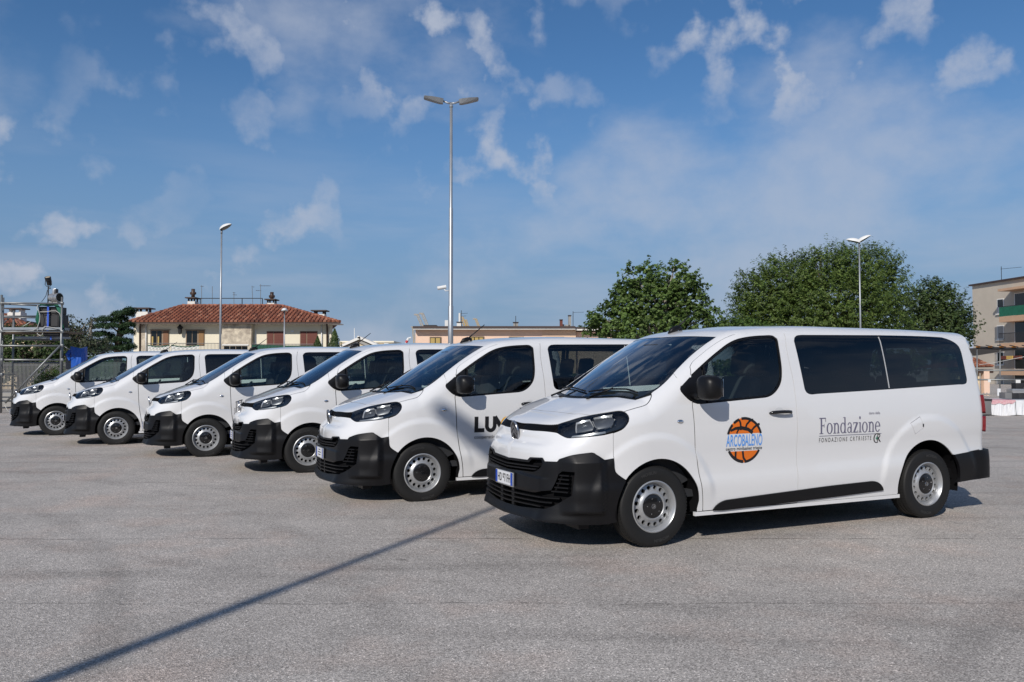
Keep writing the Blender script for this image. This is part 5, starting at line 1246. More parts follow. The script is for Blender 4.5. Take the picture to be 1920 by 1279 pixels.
pb('air_conditioner', 834, 600.5, 840, 612.5, 78, .5, 'lamp_white'); pb('roof_panel', 794, 609.4, 818, 612.4, 77.5, 1.5, 'iron'); pb('wall_strip', 1055, 608, 1058, 612, 78, .4, 'iron')
for px, ty_, arms in ((865, 582, ((588, 12), (593, 9))), (967, 592.5, ()), (1074.5, 584, ((586, 20),))):
    an = MB(); an.tube([W3(px, 613, 78), W3(px, ty_, 78)], .03, 5)
    for ay, ln in arms: an.tube([W3(px, ay, 78), W3(px + ln, ay - .6, 78)], .014, 4)
    o = an.obj('roof_aerial', 'iron', pr); o.location = (-PX, -PY, 0)
# dock cranes far behind
def boom(a, b_, w, mat, label, Y=420.0):
    A, B = W3(*a, Y), W3(*b_, Y); r = empty('dock_crane', (A.x, Y, 0)); tag(r, label, 'crane', 'cranes beyond the rooftops'); d = (B - A); n = 6; k = w / 1542 * Y; mb = MB(); low = A - d * 1.2
    for s in (-1, 1):
        for q in (-1, 1): mb.tube([low + Vector((s * k / 2, q * k / 2, 0)), B + Vector((s * k / 2, q * k / 2, 0))], k * .10, 4)
    for i in range(n * 2):
        t = i / (n * 2) * 2.2 - 1.2; t2 = (i + 1) / (n * 2) * 2.2 - 1.2; s = 1 if i % 2 else -1; mb.tube([A + d * t + Vector((s * k / 2, -k / 2, 0)), A + d * t2 + Vector((-s * k / 2, -k / 2, 0))], k * .08, 4); mb.tube([A + d * t + Vector((s * k / 2, -k / 2, 0)), A + d * t + Vector((-s * k / 2, -k / 2, 0))], k * .07, 4)
    o = mb.obj('boom', mat, r); o.location = (-A.x, -Y, 0); tp_ = MB().box(B + Vector((-k * .5, 0, 0)), (k * 1.9, k, k * .7)).obj('boom_head', 'concrete', r); tp_.location = (-A.x, -Y, 0)
    pd = MB(); hz_ = low.z
    if hz_ > 1: pd.box((low.x, Y, hz_ / 2), (k * 2, k * 2, hz_)); o = pd.obj('tower', mat, r); o.location = (-A.x, -Y, 0)
boom((792, 612), (782.5, 590), 4.2, 'crane_pale', 'left pale lattice crane boom of the close pair above the pink building'); boom((802, 612), (792, 588), 4.2, 'crane_pale', 'right pale lattice crane boom of the close pair above the pink building')
boom((872, 612), (866.5, 595), 4.6, 'crane_yellow', 'tallest yellow crane boom behind the lamp pole'); boom((877, 612), (873.5, 600), 3.6, 'crane_yellow', 'short yellow crane boom beside the rooftop chimney', 430); boom((897.5, 612), (892, 598), 3.8, 'crane_yellow', 'lone yellow crane boom above the pink roof')
boom((777.5, 650), (774.2, 613), 2.8, 'crane_yellow', 'thin yellow crane leg at the end of the pink building', 400)
sg_ = empty('signal_mast', (W3(761, 640, 300).x, 300, 0)); tag(sg_, 'small red and white mast tip above the fourth van', 'mast'); A, B = W3(758, 650, 300), W3(766, 634, 300)
for nm, a, b_, m_ in (('mast', -1.5, .45, 'lamp_white'), ('red_band', .45, .72, 'signal_red'), ('mast_tip', .72, 1.0, 'lamp_white')):
    o = MB().tube([A.lerp(B, a), A.lerp(B, b_)], .35 if nm == 'mast' else .48, 8).obj(nm, m_, sg_); o.location = (-sg_.location.x, -300, 0)
o = MB().tube([B, W3(771, 633, 300)], .3, 6).obj('mast_arm', 'lamp_white', sg_); o.location = (-sg_.location.x, -300, 0)

# ---------------------------------------------------------------- small classical building with a pediment
GY = 120.0
gr = empty('gabled_building', (W3(690, 640, GY).x, GY, 0)); tag(gr, 'sand-coloured building with low white-edged pediment between the two larger ones', 'building'); GX = gr.location.x
def gb(name, px0, py0, px1, py1, Y, depth, mat): o = bspan(name, px0, py0, px1, py1, Y, depth, mat); o.location = (-GX, -GY, 0); o.parent = gr; return o
gb('wing_wall', 637, 642.5, 738, 692, GY + 3, 8, 'plaster_sand'); gb('parapet', 636.5, 639.4, 738.5, 642.3, GY + 2.8, 8.4, 'plaster_cream'); gb('wall', 640, 653, 712, 692, GY, 3, 'plaster_sand'); gb('shutter', 720, 643.5, 728.5, 653, GY + 2.9, .1, 'lamp_white')
pd = MB(); a, b_, c = W3(640, 652.4, GY), W3(712, 652.4, GY), W3(676, 636.8, GY); pd.add([a, b_, c, a + Vector((0, 4, 0)), b_ + Vector((0, 4, 0)), c + Vector((0, 4, 0))], [(0, 1, 2), (5, 4, 3), (0, 2, 5, 3), (2, 1, 4, 5)]); o = pd.obj('pediment', 'plaster_sand', gr); o.location = (-GX, -GY, 0)
for p, q in ((a, c), (c, b_)):
    ex = (q - p).normalized() * .6; mb = MB(); n_ = Vector((-ex.z, 0, ex.x)).normalized()
    if n_.z < 0: n_ = -n_
    for k_, (off, h_, dp, mt, nm) in enumerate(((.05, .34, -.7, 'plaster_white', 'raking_cornice'), (-.5, .42, -.3, 'concrete', 'raking_moulding'))):
        m2 = MB(); P0 = p - ex * (.8 if k_ == 0 else 0) + n_ * off; P1 = q + ex * (.3 if k_ == 0 else -.8) + n_ * off; m2.add([P0 + Vector((0, dp, 0)), P1 + Vector((0, dp, 0)), P1 + n_ * h_ + Vector((0, dp, 0)), P0 + n_ * h_ + Vector((0, dp, 0)), P0 + Vector((0, 3, 0)), P1 + Vector((0, 3, 0)), P1 + n_ * h_ + Vector((0, 3, 0)), P0 + n_ * h_ + Vector((0, 3, 0))], [(0, 1, 2, 3), (7, 6, 5, 4), (0, 4, 5, 1), (3, 2, 6, 7), (0, 3, 7, 4), (1, 5, 6, 2)]); o = m2.obj(nm, mt, gr); o.location = (-GX, -GY, 0)
o = MB().lathe([(.9, -.2), (1.15, -.2), (1.15, 0), (.9, 0)], 24, Matrix.Translation(W3(676.5, 647.5, GY)) @ AX_Y, closed=True).obj('round_relief', 'plaster_cream', gr); o.location = (-GX, -GY, 0)
o = MB().tube([W3(664.5, 640, GY + 2), W3(664.5, 615.5, GY + 2)], .06, 5).obj('mast', 'lamp_white', gr); o.location = (-GX, -GY, 0)

# ---------------------------------------------------------------- apartment block at the edge, its long side running towards the viewer
A0 = Vector((47.7, 85.0, 0)); A1 = Vector((48.4, 77.7, 0)); ad = (A1 - A0).normalized(); an_ = Vector((ad.y, -ad.x, 0)); an_ = an_ if an_.x < 0 else -an_
ar = empty('apartment_block', A0); tag(ar, 'grey apartment block with tan balconies at the edge of the lot', 'building')
MA = Matrix.Translation(Vector((0, 0, 0))) @ Matrix(((ad.x, an_.x, 0, 0), (ad.y, an_.y, 0, 0), (0, 0, 1, 0), (0, 0, 0, 1)))   # local: x along wall towards viewer, y out of wall
def fac(px, py):
    f = CAM_F / 36 * 1920; p = W3(px, py, 1.0); o = Vector((0, 0, CAM_H)); d = p - o; t = (A0 - o).dot(an_) / d.dot(an_); q = o + d * t - A0; return q.dot(ad), q.z
def ab(name, u0, z0, u1, z1, y0, y1, mat, par=None, bev=0):
    mb = MB().box(((u0 + u1) / 2, (y0 + y1) / 2, (z0 + z1) / 2), (abs(u1 - u0), abs(y1 - y0), abs(z1 - z0)), MA); o = mb.obj(name, mat, par or ar); return o
ztop = fac(1826, 536)[1]
def apane(u0, z0, u1, z1, mat='window_dark', frame=True):
    w = ab('window', u0 - .12, z0 - .12, u1 + .12, z1 + .1, -.10, .035, 'plaster_white')
    ab('pane', u0, z0, u1, z1, -.05, .05, mat, w); ab('sill', u0 - .18, z0 - .24, u1 + .18, z0 - .12, -.05, .16, 'plaster_white', w)
    return w
ab('wall', 0, -.5, 30, ztop, -13, 0, 'plaster_grey'); ab('roof_edge', -.25, ztop, 30.2, ztop + .16, -13.2, .25, 'fascia_dark')
rows = [(562.5, 585), (612, 634), (661, 682), (710, 730)]
for i, (p0, p1) in enumerate(rows):
    u0, z1 = fac(1871, p0); u1, z0 = fac(1881.5, p1); w = apane(u0, z0, u1, z1, 'window_dark' if i in (0, 2) else 'concrete')
    if i == 0: ab('blind', u0 + .1, z0, u1 - .1, z0 + .5, .05, .07, 'lamp_white', w)
    # balcony bay nearer the viewer
    b0, _ = fac(1897, p0); zf = z0 - .55; zl = zf + .95
    ab('balcony_slab', b0, zf - .55, b0 + 5.2, zf - .02, .01, 1.35, 'plaster_tan'); col = ('shadow_net', 'iron', 'iron', 'plaster_tan')[i]
    rl_ = ab('balcony_rail', b0, zl - .05, b0 + 5.2, zl, 1.30, 1.35, 'iron')
    if i == 0: ab('balcony_screen', b0 + .02, zf, b0 + 5.2, zl - .06, 1.31, 1.34, 'shadow_net', rl_)
    else:
        mb = MB()
        for k in range(34): mb.box((b0 + .05 + k * .155, 1.325, (zf + zl) / 2), (.025, .025, zl - zf), MA)
        o = mb.obj('balusters', 'iron', rl_); o['kind'] = 'stuff'
    if i == 2: 
        for k in range(3): ab('flower_box', b0 + .3 + k * .95, zl, b0 + 1.1 + k * .95, zl + .32, 1.2, 1.5, ('shutter_red', 'crane_yellow', 'shutter_red', 'plaster_tan', 'shutter_red')[k], rl_)
    w2 = apane(b0 + .5, zf + .05, b0 + 1.9, zf + 2.15); w3 = apane(b0 + 2.8, zf + .05, b0 + 4.2, zf + 2.15)
for i in range(4):                                      # further bays of the long side, beyond the frame
    p0, p1 = rows[i]; u0, z1 = fac(1871, p0); u1, z0 = fac(1881.5, p1)
    for q in (9.2, 13.4, 17.6, 21.8): apane(u0 + q, z0, u1 + q, z1, ('window_dark', 'concrete')[(i + int(q)) % 2])
ua, za_ = fac(1898, 545); ab('awning_slab', ua, za_ - .1, ua + 5, za_ + .12, .01, 1.5, 'plaster_tan')
for px, ph in ((1843, 514), (1891, 510)):
    u, z = fac(px, ph); mb = MB(); mb.tube([MA @ Vector((u, -2, ztop)), MA @ Vector((u, -2, z + .8))], .03, 5); mb.tube([MA @ Vector((u - .1, -2, z + .55)), MA @ Vector((u + 1.6, -3, z + .55))], .018, 4); mb.obj('roof_aerial', 'iron', ar)
# little red-roofed lodge before it
LY = 46.0
lr = empty('red_roofed_lodge', (W3(1840, 700, LY).x, LY, 0)); tag(lr, 'small lodge with orange tiled roof and pink pillar behind the basketball-logo van', 'house'); LX = lr.location.x
def lb(mb, name, mat, **k): o = mb.obj(name, mat, lr, **k); o.location = (-LX, -LY, 0); return o
a, b_, c, d_ = W3(1790, 690, LY), W3(1863.5, 688.5, LY), W3(1834, 672, LY + 2.2), W3(1800, 672, LY + 2.2)
rf = lb(MB().add([a, b_, c, d_, b_ + Vector((0, 4.5, 0)), a + Vector((0, 4.5, 0))], [(0, 1, 2, 3), (1, 4, 2), (4, 5, 3, 2), (5, 0, 3), (5, 4, 1, 0)]), 'roof', 'roof_plain')
o = tiles(a, b_, c, d_, None, .24, .36).obj('roof_tiles', 'clay_tile', lr); o.location = (-LX, -LY, 0); o['kind'] = 'stuff'
p0, p1 = W3(1790, 692, LY + .3), W3(1850, 692, LY + .3); lb(MB().box(((p0.x + p1.x) / 2, LY + 2.2, p0.z / 2), (p1.x - p0.x - .6, 3.4, p0.z)), 'wall', 'plaster_sand')
p = W3(1847, 700, LY + .4); lb(MB().box((p.x, LY + .4, p0.z / 2), (.32, .32, p0.z)), 'pillar', 'plaster_pink'); lb(MB().box(((p0.x + p1.x) / 2 + .1, LY + .4, p0.z - .12), (p1.x - p0.x + .5, .3, .22)), 'beam', 'brown_metal')

# ---------------------------------------------------------------- event stage gear at the edge of the lot
SY = 31.0
st = empty('stage_canopy', (W3(1876, 760, SY).x, SY, 0)); tag(st, 'grey sagging stage canopy on scaffold poles with orange clamps', 'canopy'); SX = st.location.x
def sb(mb, name, mat, par=None, **k):
    o = mb.obj(name, mat, par or st, **k); o.location = (-SX, -SY, 0) if par is None else (0, 0, 0); return o
V = []; n = 16
for i in range(n + 1):
    t = i / n; px = 1831 + 150 * t
    for j, (yo, k) in enumerate(((0, 0), (2.5, -3.0), (5, 0))): p = W3(px, 651.5 + k * .0 + 2.5 * math.sin(t * 3.1), SY + yo * .0); V.append((p.x, SY + yo, p.z + (-.22 * math.sin(min(1, t * 1.4) * 3.1) if j == 1 else 0) - .02))
cn = sb(MB().add(V, [(i * 3 + j, i * 3 + j + 1, i * 3 + 4 + j, i * 3 + 3 + j) for i in range(n) for j in range(2)]), 'canopy_sheet', 'canopy_grey', smooth=True)
fp = MB(); zt2 = [W3(1831 + 150 * t, 651.5 + 2.5 * math.sin(t * 3.1), SY) for t in np.linspace(0, 1, 13)]; fp.tube(zt2, .05, 8); sb(fp, 'canopy_tube', 'iron', smooth=True)
for px in (1834, 1856.5, 1878, 1901, 1924):
    q = W3(px, 651.0, SY - .05); cl_ = MB().box((q.x, q.y, q.z + .02), (.11, .12, .07), bev=.015); sb(cl_, 'clamp', 'clamp_orange', auto=30); sb(MB().tube([(q.x - .22, q.y - .1, q.z + .07), (q.x + .1, q.y - .1, q.z + .0)], .018, 6), 'clamp_handle', 'iron')
for px, y0_, y1_ in ((1875, 645, 772), (1832, 652, 772), (1922, 640, 772)): sb(MB().tube([W3(px, y0_, SY), (W3(px, y1_, SY).x, SY, 0)], .024, 8), 'scaffold_pole', 'scaffold_steel', smooth=True)
for py in (694.5, 712): sb(MB().tube([W3(1828, py, SY), W3(1990, py, SY)], .030, 8), 'scaffold_rail', 'scaffold_steel', smooth=True)
sb(MB().tube([W3(1836, 684, SY), W3(1860, 681, SY), W3(1930, 667, SY)], .010, 5), 'cable', 'cable_white')
sb(MB().box(W3(1855, 714.3, SY - .06), (.10, .01, .10)), 'notice', 'lamp_white'); sb(MB().box(W3(1909, 715.8, SY - .06), (.18, .01, .14)), 'notice', 'lamp_white')
sb(MB().box(W3(1873, 735.5, SY - .08), (.12, .02, .27)), 'hanging_sheet', 'cloth_white')
bk = [(W3(1886, 740, SY + .6), (.26, .4, .24), 'cabinet_grey'), (W3(1899, 741, SY + .6), (.26, .4, .22), 'speaker_black'), (W3(1911, 741.5, SY + .6), (.24, .4, .2), 'iron'), (W3(1908, 731, SY + .7), (.60, .4, .16), 'lamp_body_silver'), (W3(1910, 722, SY + .8), (.36, .3, .24), 'speaker_black'), (W3(1921, 736, SY + .5), (.2, .4, .45), 'lamp_body_silver')]
NMS = ['dark grey flight case on the covered table', 'black flight case between two darker boxes on the covered table', 'black equipment box at the frame edge of the covered table', 'silver mixing desk above the flight cases', 'black loudspeaker standing on the silver desk', 'silver rack at the frame edge on the covered table']
tz = W3(1890, 749, 26.6).z
for i, (p, d, m) in enumerate(bk):
    q = W3(960 + (p.x / p.y) * 1542, 700, 27.2); sx = 27.2 / p.y; zc2 = tz + ((p.z - CAM_H) * sx + CAM_H - (W3(1890, 747, SY).z - CAM_H) * sx - CAM_H) 
    o = bx('equipment_case' if 'case' in NMS[i] or 'box' in NMS[i] else ('mixing_desk' if 'desk above' in NMS[i] else ('loudspeaker' if 'loud' in NMS[i] else 'equipment_rack')), (q.x, 27.2, max(tz + d[2] / 2 * sx, zc2)), tuple(k * sx for k in d), m, None, .008)
    tag(o, NMS[i], 'case' if 'case' in NMS[i] or 'box' in NMS[i] else ('mixer' if i == 3 else ('speaker' if i == 4 else 'rack')), 'stage equipment on the covered table')
# covered table: white cloth skirt with pink top cloth
TY_ = 26.3
def skirt(px0, px1, label, top_mat, nm):
    r = empty(nm, (W3((px0 + px1) / 2, 760, TY_).x, TY_, 0)); tag(r, label, 'table', 'cloth-covered tables'); a = W3(px0, 752, TY_); b = W3(px1, 752, TY_); z1 = W3(1890, 751.5, TY_).z; nx = 60; V = []
    for i in range(nx + 1):
        t = i / nx; x = a.x + (b.x - a.x) * t
        for j in range(7): s_ = j / 6; V.append((x, TY_ + .035 * math.sin(t * 31 + 2.2 * math.sin(t * 9)) * s_ + .02 * math.sin(t * 70 + s_ * 4) * s_, z1 * (1 - s_) + .03 * s_ - .03 * s_ * math.sin(t * 3.1)))
    F = [(i * 7 + j, i * 7 + j + 1, i * 7 + 8 + j, i * 7 + 7 + j) for i in range(nx) for j in range(6)]
    o = MB().add(V, F).obj('cloth_skirt', 'cloth_white', r, smooth=True); o.location = (-r.location.x, -TY_, 0)
    o = MB().box(((a.x + b.x) / 2, TY_ + .85, z1 - .01), (b.x - a.x, 1.66, .04)).obj('table_top', 'cloth_white', r); o.location = (-r.location.x, -TY_, 0)
    if top_mat:
        V = []; 
        for i in range(nx + 1):
            t = i / nx; x = a.x + (b.x - a.x) * t; d0 = .10 + .02 * math.sin(t * 15)
            V += [(x, TY_ - .02, z1 - d0 * (1 - max(0, t - .85) * 6)), (x, TY_ - .02, z1 + .02), (x, TY_ + .9, z1 + .03)]
        o = MB().add(V, [(i * 3 + j, i * 3 + j + 1, i * 3 + 4 + j, i * 3 + 3 + j) for i in range(nx) for j in range(2)]).obj('top_cloth', top_mat, r); o.location = (-r.location.x, -TY_, 0)
    for x in (a.x + .1, b.x - .1):
        for yy in (.15, 1.5): o = MB().box((x, TY_ + yy, z1 / 2), (.05, .05, z1 - .05)).obj('leg', 'iron', r); o.location = (-r.location.x, -TY_, 0)
skirt(1858.5, 1904, 'long table draped in white cloth with a pink patterned top cloth', 'cloth_pink', 'covered_table'); skirt(1904.8, 1990, 'plain white draped table at the frame edge beside the pink-topped one', None, 'covered_table')
bn = empty('cable_bin', (W3(1850, 765, 26.2).x, 26.2, 0)); tag(bn, 'dark grey bin standing behind the tail lamp of the basketball-logo van', 'bin')
zb = W3(1850, 751, 26.2).z; MB().box((0, .25, zb / 2 + .02), (.34, .45, zb - .04), bev=.02).obj('bin_body', 'cabinet_grey', bn, auto=30); MB().box((0, .25, zb + .02), (.38, .5, .05), bev=.015).obj('bin_lid', 'iron', bn, auto=30)
tk = MB(); 
for k in range(7): tk.tube([(-.10 + .05 * k, .2, zb + .16 + .02 * (k % 2)), (-.06 + .05 * k, .2, zb + .24 - .03 * (k % 2))], .02, 5)
tk.tube([(0.02, .2, zb + .04), (.02, .2, zb + .2)], .025, 6); tk.obj('cable_coil', 'concrete', bn)

# ---------------------------------------------------------------- scaffold tower with show lighting (left edge)
CY = 27.7
sc = empty('scaffold_tower', (W3(60, 775, CY).x, CY, 0)); tag(sc, 'galvanised scaffold tower carrying loudspeakers and lamps at the lot edge', 'scaffold'); CX = sc.location.x
def cb(mb, name, mat, par=None, **k):
    o = mb.obj(name, mat, par or sc, **k); o.location = (-CX, -CY, 0) if par is None else (0, 0, 0); return o
BK = CY + 1.9
def pole(px, pt, Y, r=.036): p = W3(px, pt, Y); cb(MB().tube([(p.x, Y, 0), (p.x, Y, p.z)], r, 8), 'scaffold_pole', 'scaffold_steel', smooth=True)
pole(3.3, 553, CY); pole(6.5, 558, CY + .35, .03); pole(116.5, 557, CY, .036); pole(-95, 556, CY); pole(26, 583, BK); pole(118, 583, BK); pole(-80, 583, BK)
def rail(px0, py0, px1, py1, Y, r=.030): cb(MB().tube([W3(px0, py0, Y), W3(px1, py1, Y)], r, 8), 'scaffold_rail', 'scaffold_steel', smooth=True)
for (a, b_, c, d_, Y, r_) in ((-95, 566.8, 119, 569.5, CY - .05, .03), (3, 570, 72, 573, CY + .3, .028), (-80, 593.5, 72, 593, BK, .03), (5, 595.5, 72, 596, BK - .1, .022), (-95, 648, 113, 648.5, CY - .05, .032), (-80, 674.5, 117, 675, CY + .05, .034), (26, 680, 116, 680.5, BK, .03), (-90, 702, 28, 702, BK - .2, .024), (-90, 722.5, 28, 723.5, BK - .2, .024), (-95, 621, 116, 621.8, CY - .05, .026), (28, 637, 116, 637.3, BK - .3, .026), (113, 648, 10, 755.5, CY - .1, .034), (92, 684, 58, 717, BK, .026), (5, 607, 18, 596, BK, .02), (118, 648, 131, 656, CY, .012), (-95, 752, 28, 752, CY + .1, .03)): rail(a, b_, c, d_, Y, r_)
def deck(px0, px1, py0, py1, Y, dp, mat='deck_steel'):
    a, b_ = W3(px0, py0, Y), W3(px1, py1, Y); cb(MB().box(((a.x + b_.x) / 2, Y + dp / 2, (a.z + b_.z) / 2), (b_.x - a.x, dp, abs(a.z - b_.z))), 'deck_plank', mat)
deck(-95, 114, 613.8, 618.6, CY + .02, .55); deck(-95, 114, 614.2, 618.4, CY + .60, .55); deck(-95, 114, 620.3, 623.6, CY + .05, 1.5, 'deck_wood'); deck(29, 114.5, 631, 634.6, CY + .3, .6); deck(-60, 28, 737, 746, BK + 1.0, 1.2, 'concrete')
for px, py in ((3.3, 569), (116.5, 569), (116.5, 648), (3.3, 648), (116.5, 675), (3.3, 675), (3.3, 702), (116.5, 622), (3.3, 621)): cb(MB().box(W3(px, py, CY - .02), (.09, .10, .09), bev=.015), 'coupler', 'scaffold_steel', auto=30)
# loudspeakers wrapped in green net
def spk(px0, py0, px1, py1, label, nm='loudspeaker'):
    Y = CY + .15; a, b_ = W3(px0, py0, Y), W3(px1, py1, Y); r = empty(nm, ((a.x + b_.x) / 2, Y, b_.z)); tag(r, label, 'speaker', 'loudspeakers on the scaffold tower'); w, h_ = b_.x - a.x, a.z - b_.z
    MB().box((0, .3, h_ / 2), (w, .6, h_), bev=.015).obj('cabinet', 'speaker_black', r, auto=30); MB().box((0, -.008, h_ / 2), (w * .9, .02, h_ * .86)).obj('grille', 'iron', r)
    return r, w, h_
spk(72.5, 575, 107, 588.6, 'upper black loudspeaker wrapped in green net on the scaffold tower'); r_, w_, h_ = spk(72, 589.2, 110.5, 613.2, 'large lower black loudspeaker on the scaffold deck with blue strap')
mb = MB()
for s in (-1, 1):
    for k in range(5): mb.box((s * .06, -.022, h_ * (.3 + .12 * k)), (.012, .01, .02))
mb.obj('connector_plate', 'cable_white', r_)
spk(81, 623.9, 112, 630.4, 'small flat black box on the lower scaffold deck', 'equipment_case')
nt_ = MB(); V = []; Y = CY + .06
def net(pts, nm='shade_net'):
    nx = len(pts); V = []
    for i, (px0, py0, px1, py1) in enumerate(pts):
        for j in range(4): p = W3(px0 + (px1 - px0) * j / 3, py0 + (py1 - py0) * j / 3, Y); V.append((p.x, p.y + .05 * math.sin(i * 1.7 + j), p.z))
    o = mesh_obj(nm, V, [(i * 4 + j, i * 4 + j + 1, i * 4 + 5 + j, i * 4 + 4 + j) for i in range(nx - 1) for j in range(3)], 'shadow_net', None); return o
n1 = net([(72, 569, 73.5, 574.5), (80, 568.5, 80, 573.5), (90, 570, 90, 574.5), (100, 569.5, 100, 573.5), (108, 571, 106, 576), (113, 577, 108, 580), (115.5, 590, 111, 591), (119, 605, 112, 603), (121, 621, 116, 615)]); tag(n1, 'dark green net draped over the top of the loudspeakers', 'net', 'green nets on the scaffold')
n2 = net([(76, 570, 72, 573), (70.5, 576, 73, 580), (69, 588, 72.5, 588), (67.5, 600, 72, 598), (70, 612, 73, 608)]); tag(n2, 'dark green net hanging down beside the loudspeakers', 'net', 'green nets on the scaffold')
sb1 = bspan('ratchet_strap', 88.4, 572, 90.8, 622, CY + .05, .012, 'strap_blue'); tag(sb1, 'long blue strap running down over the loudspeakers', 'strap'); sb2 = bspan('ratchet_strap', 94, 626, 96.4, 637, CY + .2, .012, 'strap_blue'); tag(sb2, 'short blue strap end hanging below the scaffold deck', 'strap')
def cable(pts, label, r=.013, Y=CY - .02, mat='cable_white'):
    q = [W3(px, py, Y) for px, py in pts]; P_ = spline([tuple(v) for v in q], .12, 170, proj=False); o = MB().tube([tuple(v) for v in P_], r, 5).obj('cable', mat, None, smooth=True); tag(o, label, 'cable', 'cables on the scaffold tower')
cable([(72, 571), (69, 577), (73, 584), (75, 592), (74, 603), (70, 614), (62, 620), (40, 621), (8, 622)], 'pale cable looping down beside the loudspeakers to the deck')
cable([(75, 585), (88, 584.5), (105, 583), (112, 588), (114, 595)], 'pale cable crossing the front of the loudspeakers', .011); cable([(70, 617), (70, 626), (76, 630), (80, 627), (79, 617), (84, 612), (96, 614), (110, 617)], 'pale cable coil hanging at the deck edge', .011)
cable([(43, 612), (52, 607), (58, 603)], 'short pale cable lying on the deck', .012); cable([(89, 544), (86, 555), (78, 566)], 'thin dark cable from the spotlight stand', .010, mat='iron'); cable([(9, 760), (14, 770), (22, 775)], 'thin cable hanging at the tower foot', .010)
# spotlight on a stand
sp_ = empty('spotlight', W3(90, 569, CY + .3)); tag(sp_, 'black theatre spotlight on a stand above the loudspeakers', 'spotlight'); bz = sp_.location; hz2 = W3(90, 537, CY + .3).z - bz.z
MB().tube([(0, 0, -.2), (0, 0, hz2)], .022, 8).obj('stand', 'iron', sp_, smooth=True); MB().tube([(-.10, 0, hz2 + .20), (-.11, 0, hz2 + .06), (-.06, 0, hz2), (.06, 0, hz2), (.11, 0, hz2 + .06), (.10, 0, hz2 + .20)], .012, 6).obj('yoke', 'iron', sp_, smooth=True)
MB().lathe([(.01, -.17), (.075, -.16), (.075, -.02), (.095, .0), (.10, .12), (.085, .13), (.08, .05)], 18, Matrix.Translation((0, 0, hz2 + .20)) @ Matrix.Rotation(R(25), 4, 'X')).obj('lamp_barrel', 'speaker_black', sp_, auto=40); MB().lathe([(.01, .12), (.078, .12)], 18, Matrix.Translation((0, 0, hz2 + .20)) @ Matrix.Rotation(R(25), 4, 'X')).obj('reflector', 'crane_pale', sp_); MB().box((.05, 0, hz2 - .06), (.05, .04, .04)).obj('clamp_knob', 'iron', sp_)
fs = empty('follow_spot', W3(103, 569, CY + .35)); tag(fs, 'silver drum-shaped effect lamp beside the black spotlight', 'spotlight')
MB().lathe([(.01, -.20), (.13, -.19), (.15, -.12), (.15, .12), (.16, .14), (.16, .20), (.14, .20)], 22, Matrix.Translation((0.0, 0, .20)) @ Matrix.Rotation(R(90), 4, 'Y') @ Matrix.Rotation(R(18), 4, 'X')).obj('drum', 'lamp_body_silver', fs, auto=40); MB().box((0, 0, .40), (.13, .14, .20), bev=.02).obj('housing', 'lamp_body_silver', fs, auto=30); MB().box((.05, -.02, .36), (.06, .16, .26), bev=.01).obj('side_plate', 'iron', fs, auto=30); MB().box((0, 0, .02), (.30, .26, .05), bev=.01).obj('base', 'concrete', fs, auto=30); MB().lathe([(.01, .205), (.135, .205)], 20, Matrix.Translation((0, 0, .20)) @ Matrix.Rotation(R(90), 4, 'Y') @ Matrix.Rotation(R(18), 4, 'X')).obj('lens', 'window_dark', fs)
# blue tarpaulin bundle, grey cabinet
tb = empty('tarp_bundle', (W3(148, 700, 29).x, 29, 0)); tag(tb, 'tall bundle wrapped in bright blue tarpaulin beside the scaffold', 'tarp'); w_ = (164.5 - 134) / 1542 * 29 * .74; zt3 = W3(148, 652, 29).z; V = []; nA = 22; random.seed(3)
for j in range(9):
    s_ = j / 8
    for i in range(nA):
        a = 2 * math.pi * i / nA; k = .5 * w_ * (1 + .04 * math.sin(3 * a + j) + .05 * math.sin(7 * a + 2 * j)); c, s2 = math.cos(a), math.sin(a); m_ = max(abs(c), abs(s2)) ** .85; V.append((k * c / m_ * (1.0 + (.12 if j == 8 and c < -.3 else 0)), k * s2 / m_, zt3 * s_ + (.04 * math.sin(2 * a) if j == 8 else 0)))
F = [(j * nA + i, j * nA + (i + 1) % nA, (j + 1) * nA + (i + 1) % nA, (j + 1) * nA + i) for j in range(8) for i in range(nA)] + [tuple(8 * nA + i for i in range(nA))]
mesh_obj('tarp', V, F, 'tarp_blue', tb, smooth=False); MB().tube([(-w_ * .55, -.1, zt3 - .05), (-w_ * .8, -.1, zt3 - .25), (-w_ * .52, -.2, zt3 - .45)], [.05, .09, .04], 6).obj('tarp_corner', 'tarp_blue', tb)
gc = bspan('metal_cabinet', 123, 664, 131.5, 760, 29.4, .5, 'cabinet_grey', None, .02); tag(gc, 'grey metal cabinet standing between scaffold and blue tarpaulin', 'cabinet')
# palisade fence on a low wall
FY = 33.0
fw = empty('palisade_fence', (W3(60, 740, FY).x, FY, 0)); tag(fw, 'grey steel palisade fence behind the scaffold tower', 'fence'); FX = fw.location.x
a, b_ = W3(-120, 740, FY), W3(300, 740, FY); zt4 = W3(60, 679, FY).z; zb4 = W3(60, 741, FY).z
n = 300
base_bar = None
for k in range(170):
    x = a.x + (b_.x - a.x) * k / 170
    if base_bar is None: base_bar = MB().box((0, 0, (zt4 + zb4) / 2), (.028, .012, zt4 - zb4)).obj('fence_bar', 'steel_rail', fw); base_bar.location = (x - FX, 0, 0)
    else: o = base_bar.copy(); COL.objects.link(o); o.parent = fw; o.location = (x - FX, 0, 0)
for z in (zt4 - .12, zb4 + .15): MB().box(((a.x + b_.x) / 2 - FX, .02, z), (b_.x - a.x, .03, .05)).obj('fence_rail', 'steel_rail', fw)
pw = MB().box(((a.x + b_.x) / 2, FY + .05, zb4 / 2 - .02), (b_.x - a.x, .30, zb4 - .02)).obj('low_wall', 'concrete', None); tag(pw, 'low concrete wall carrying the palisade fence', 'wall')
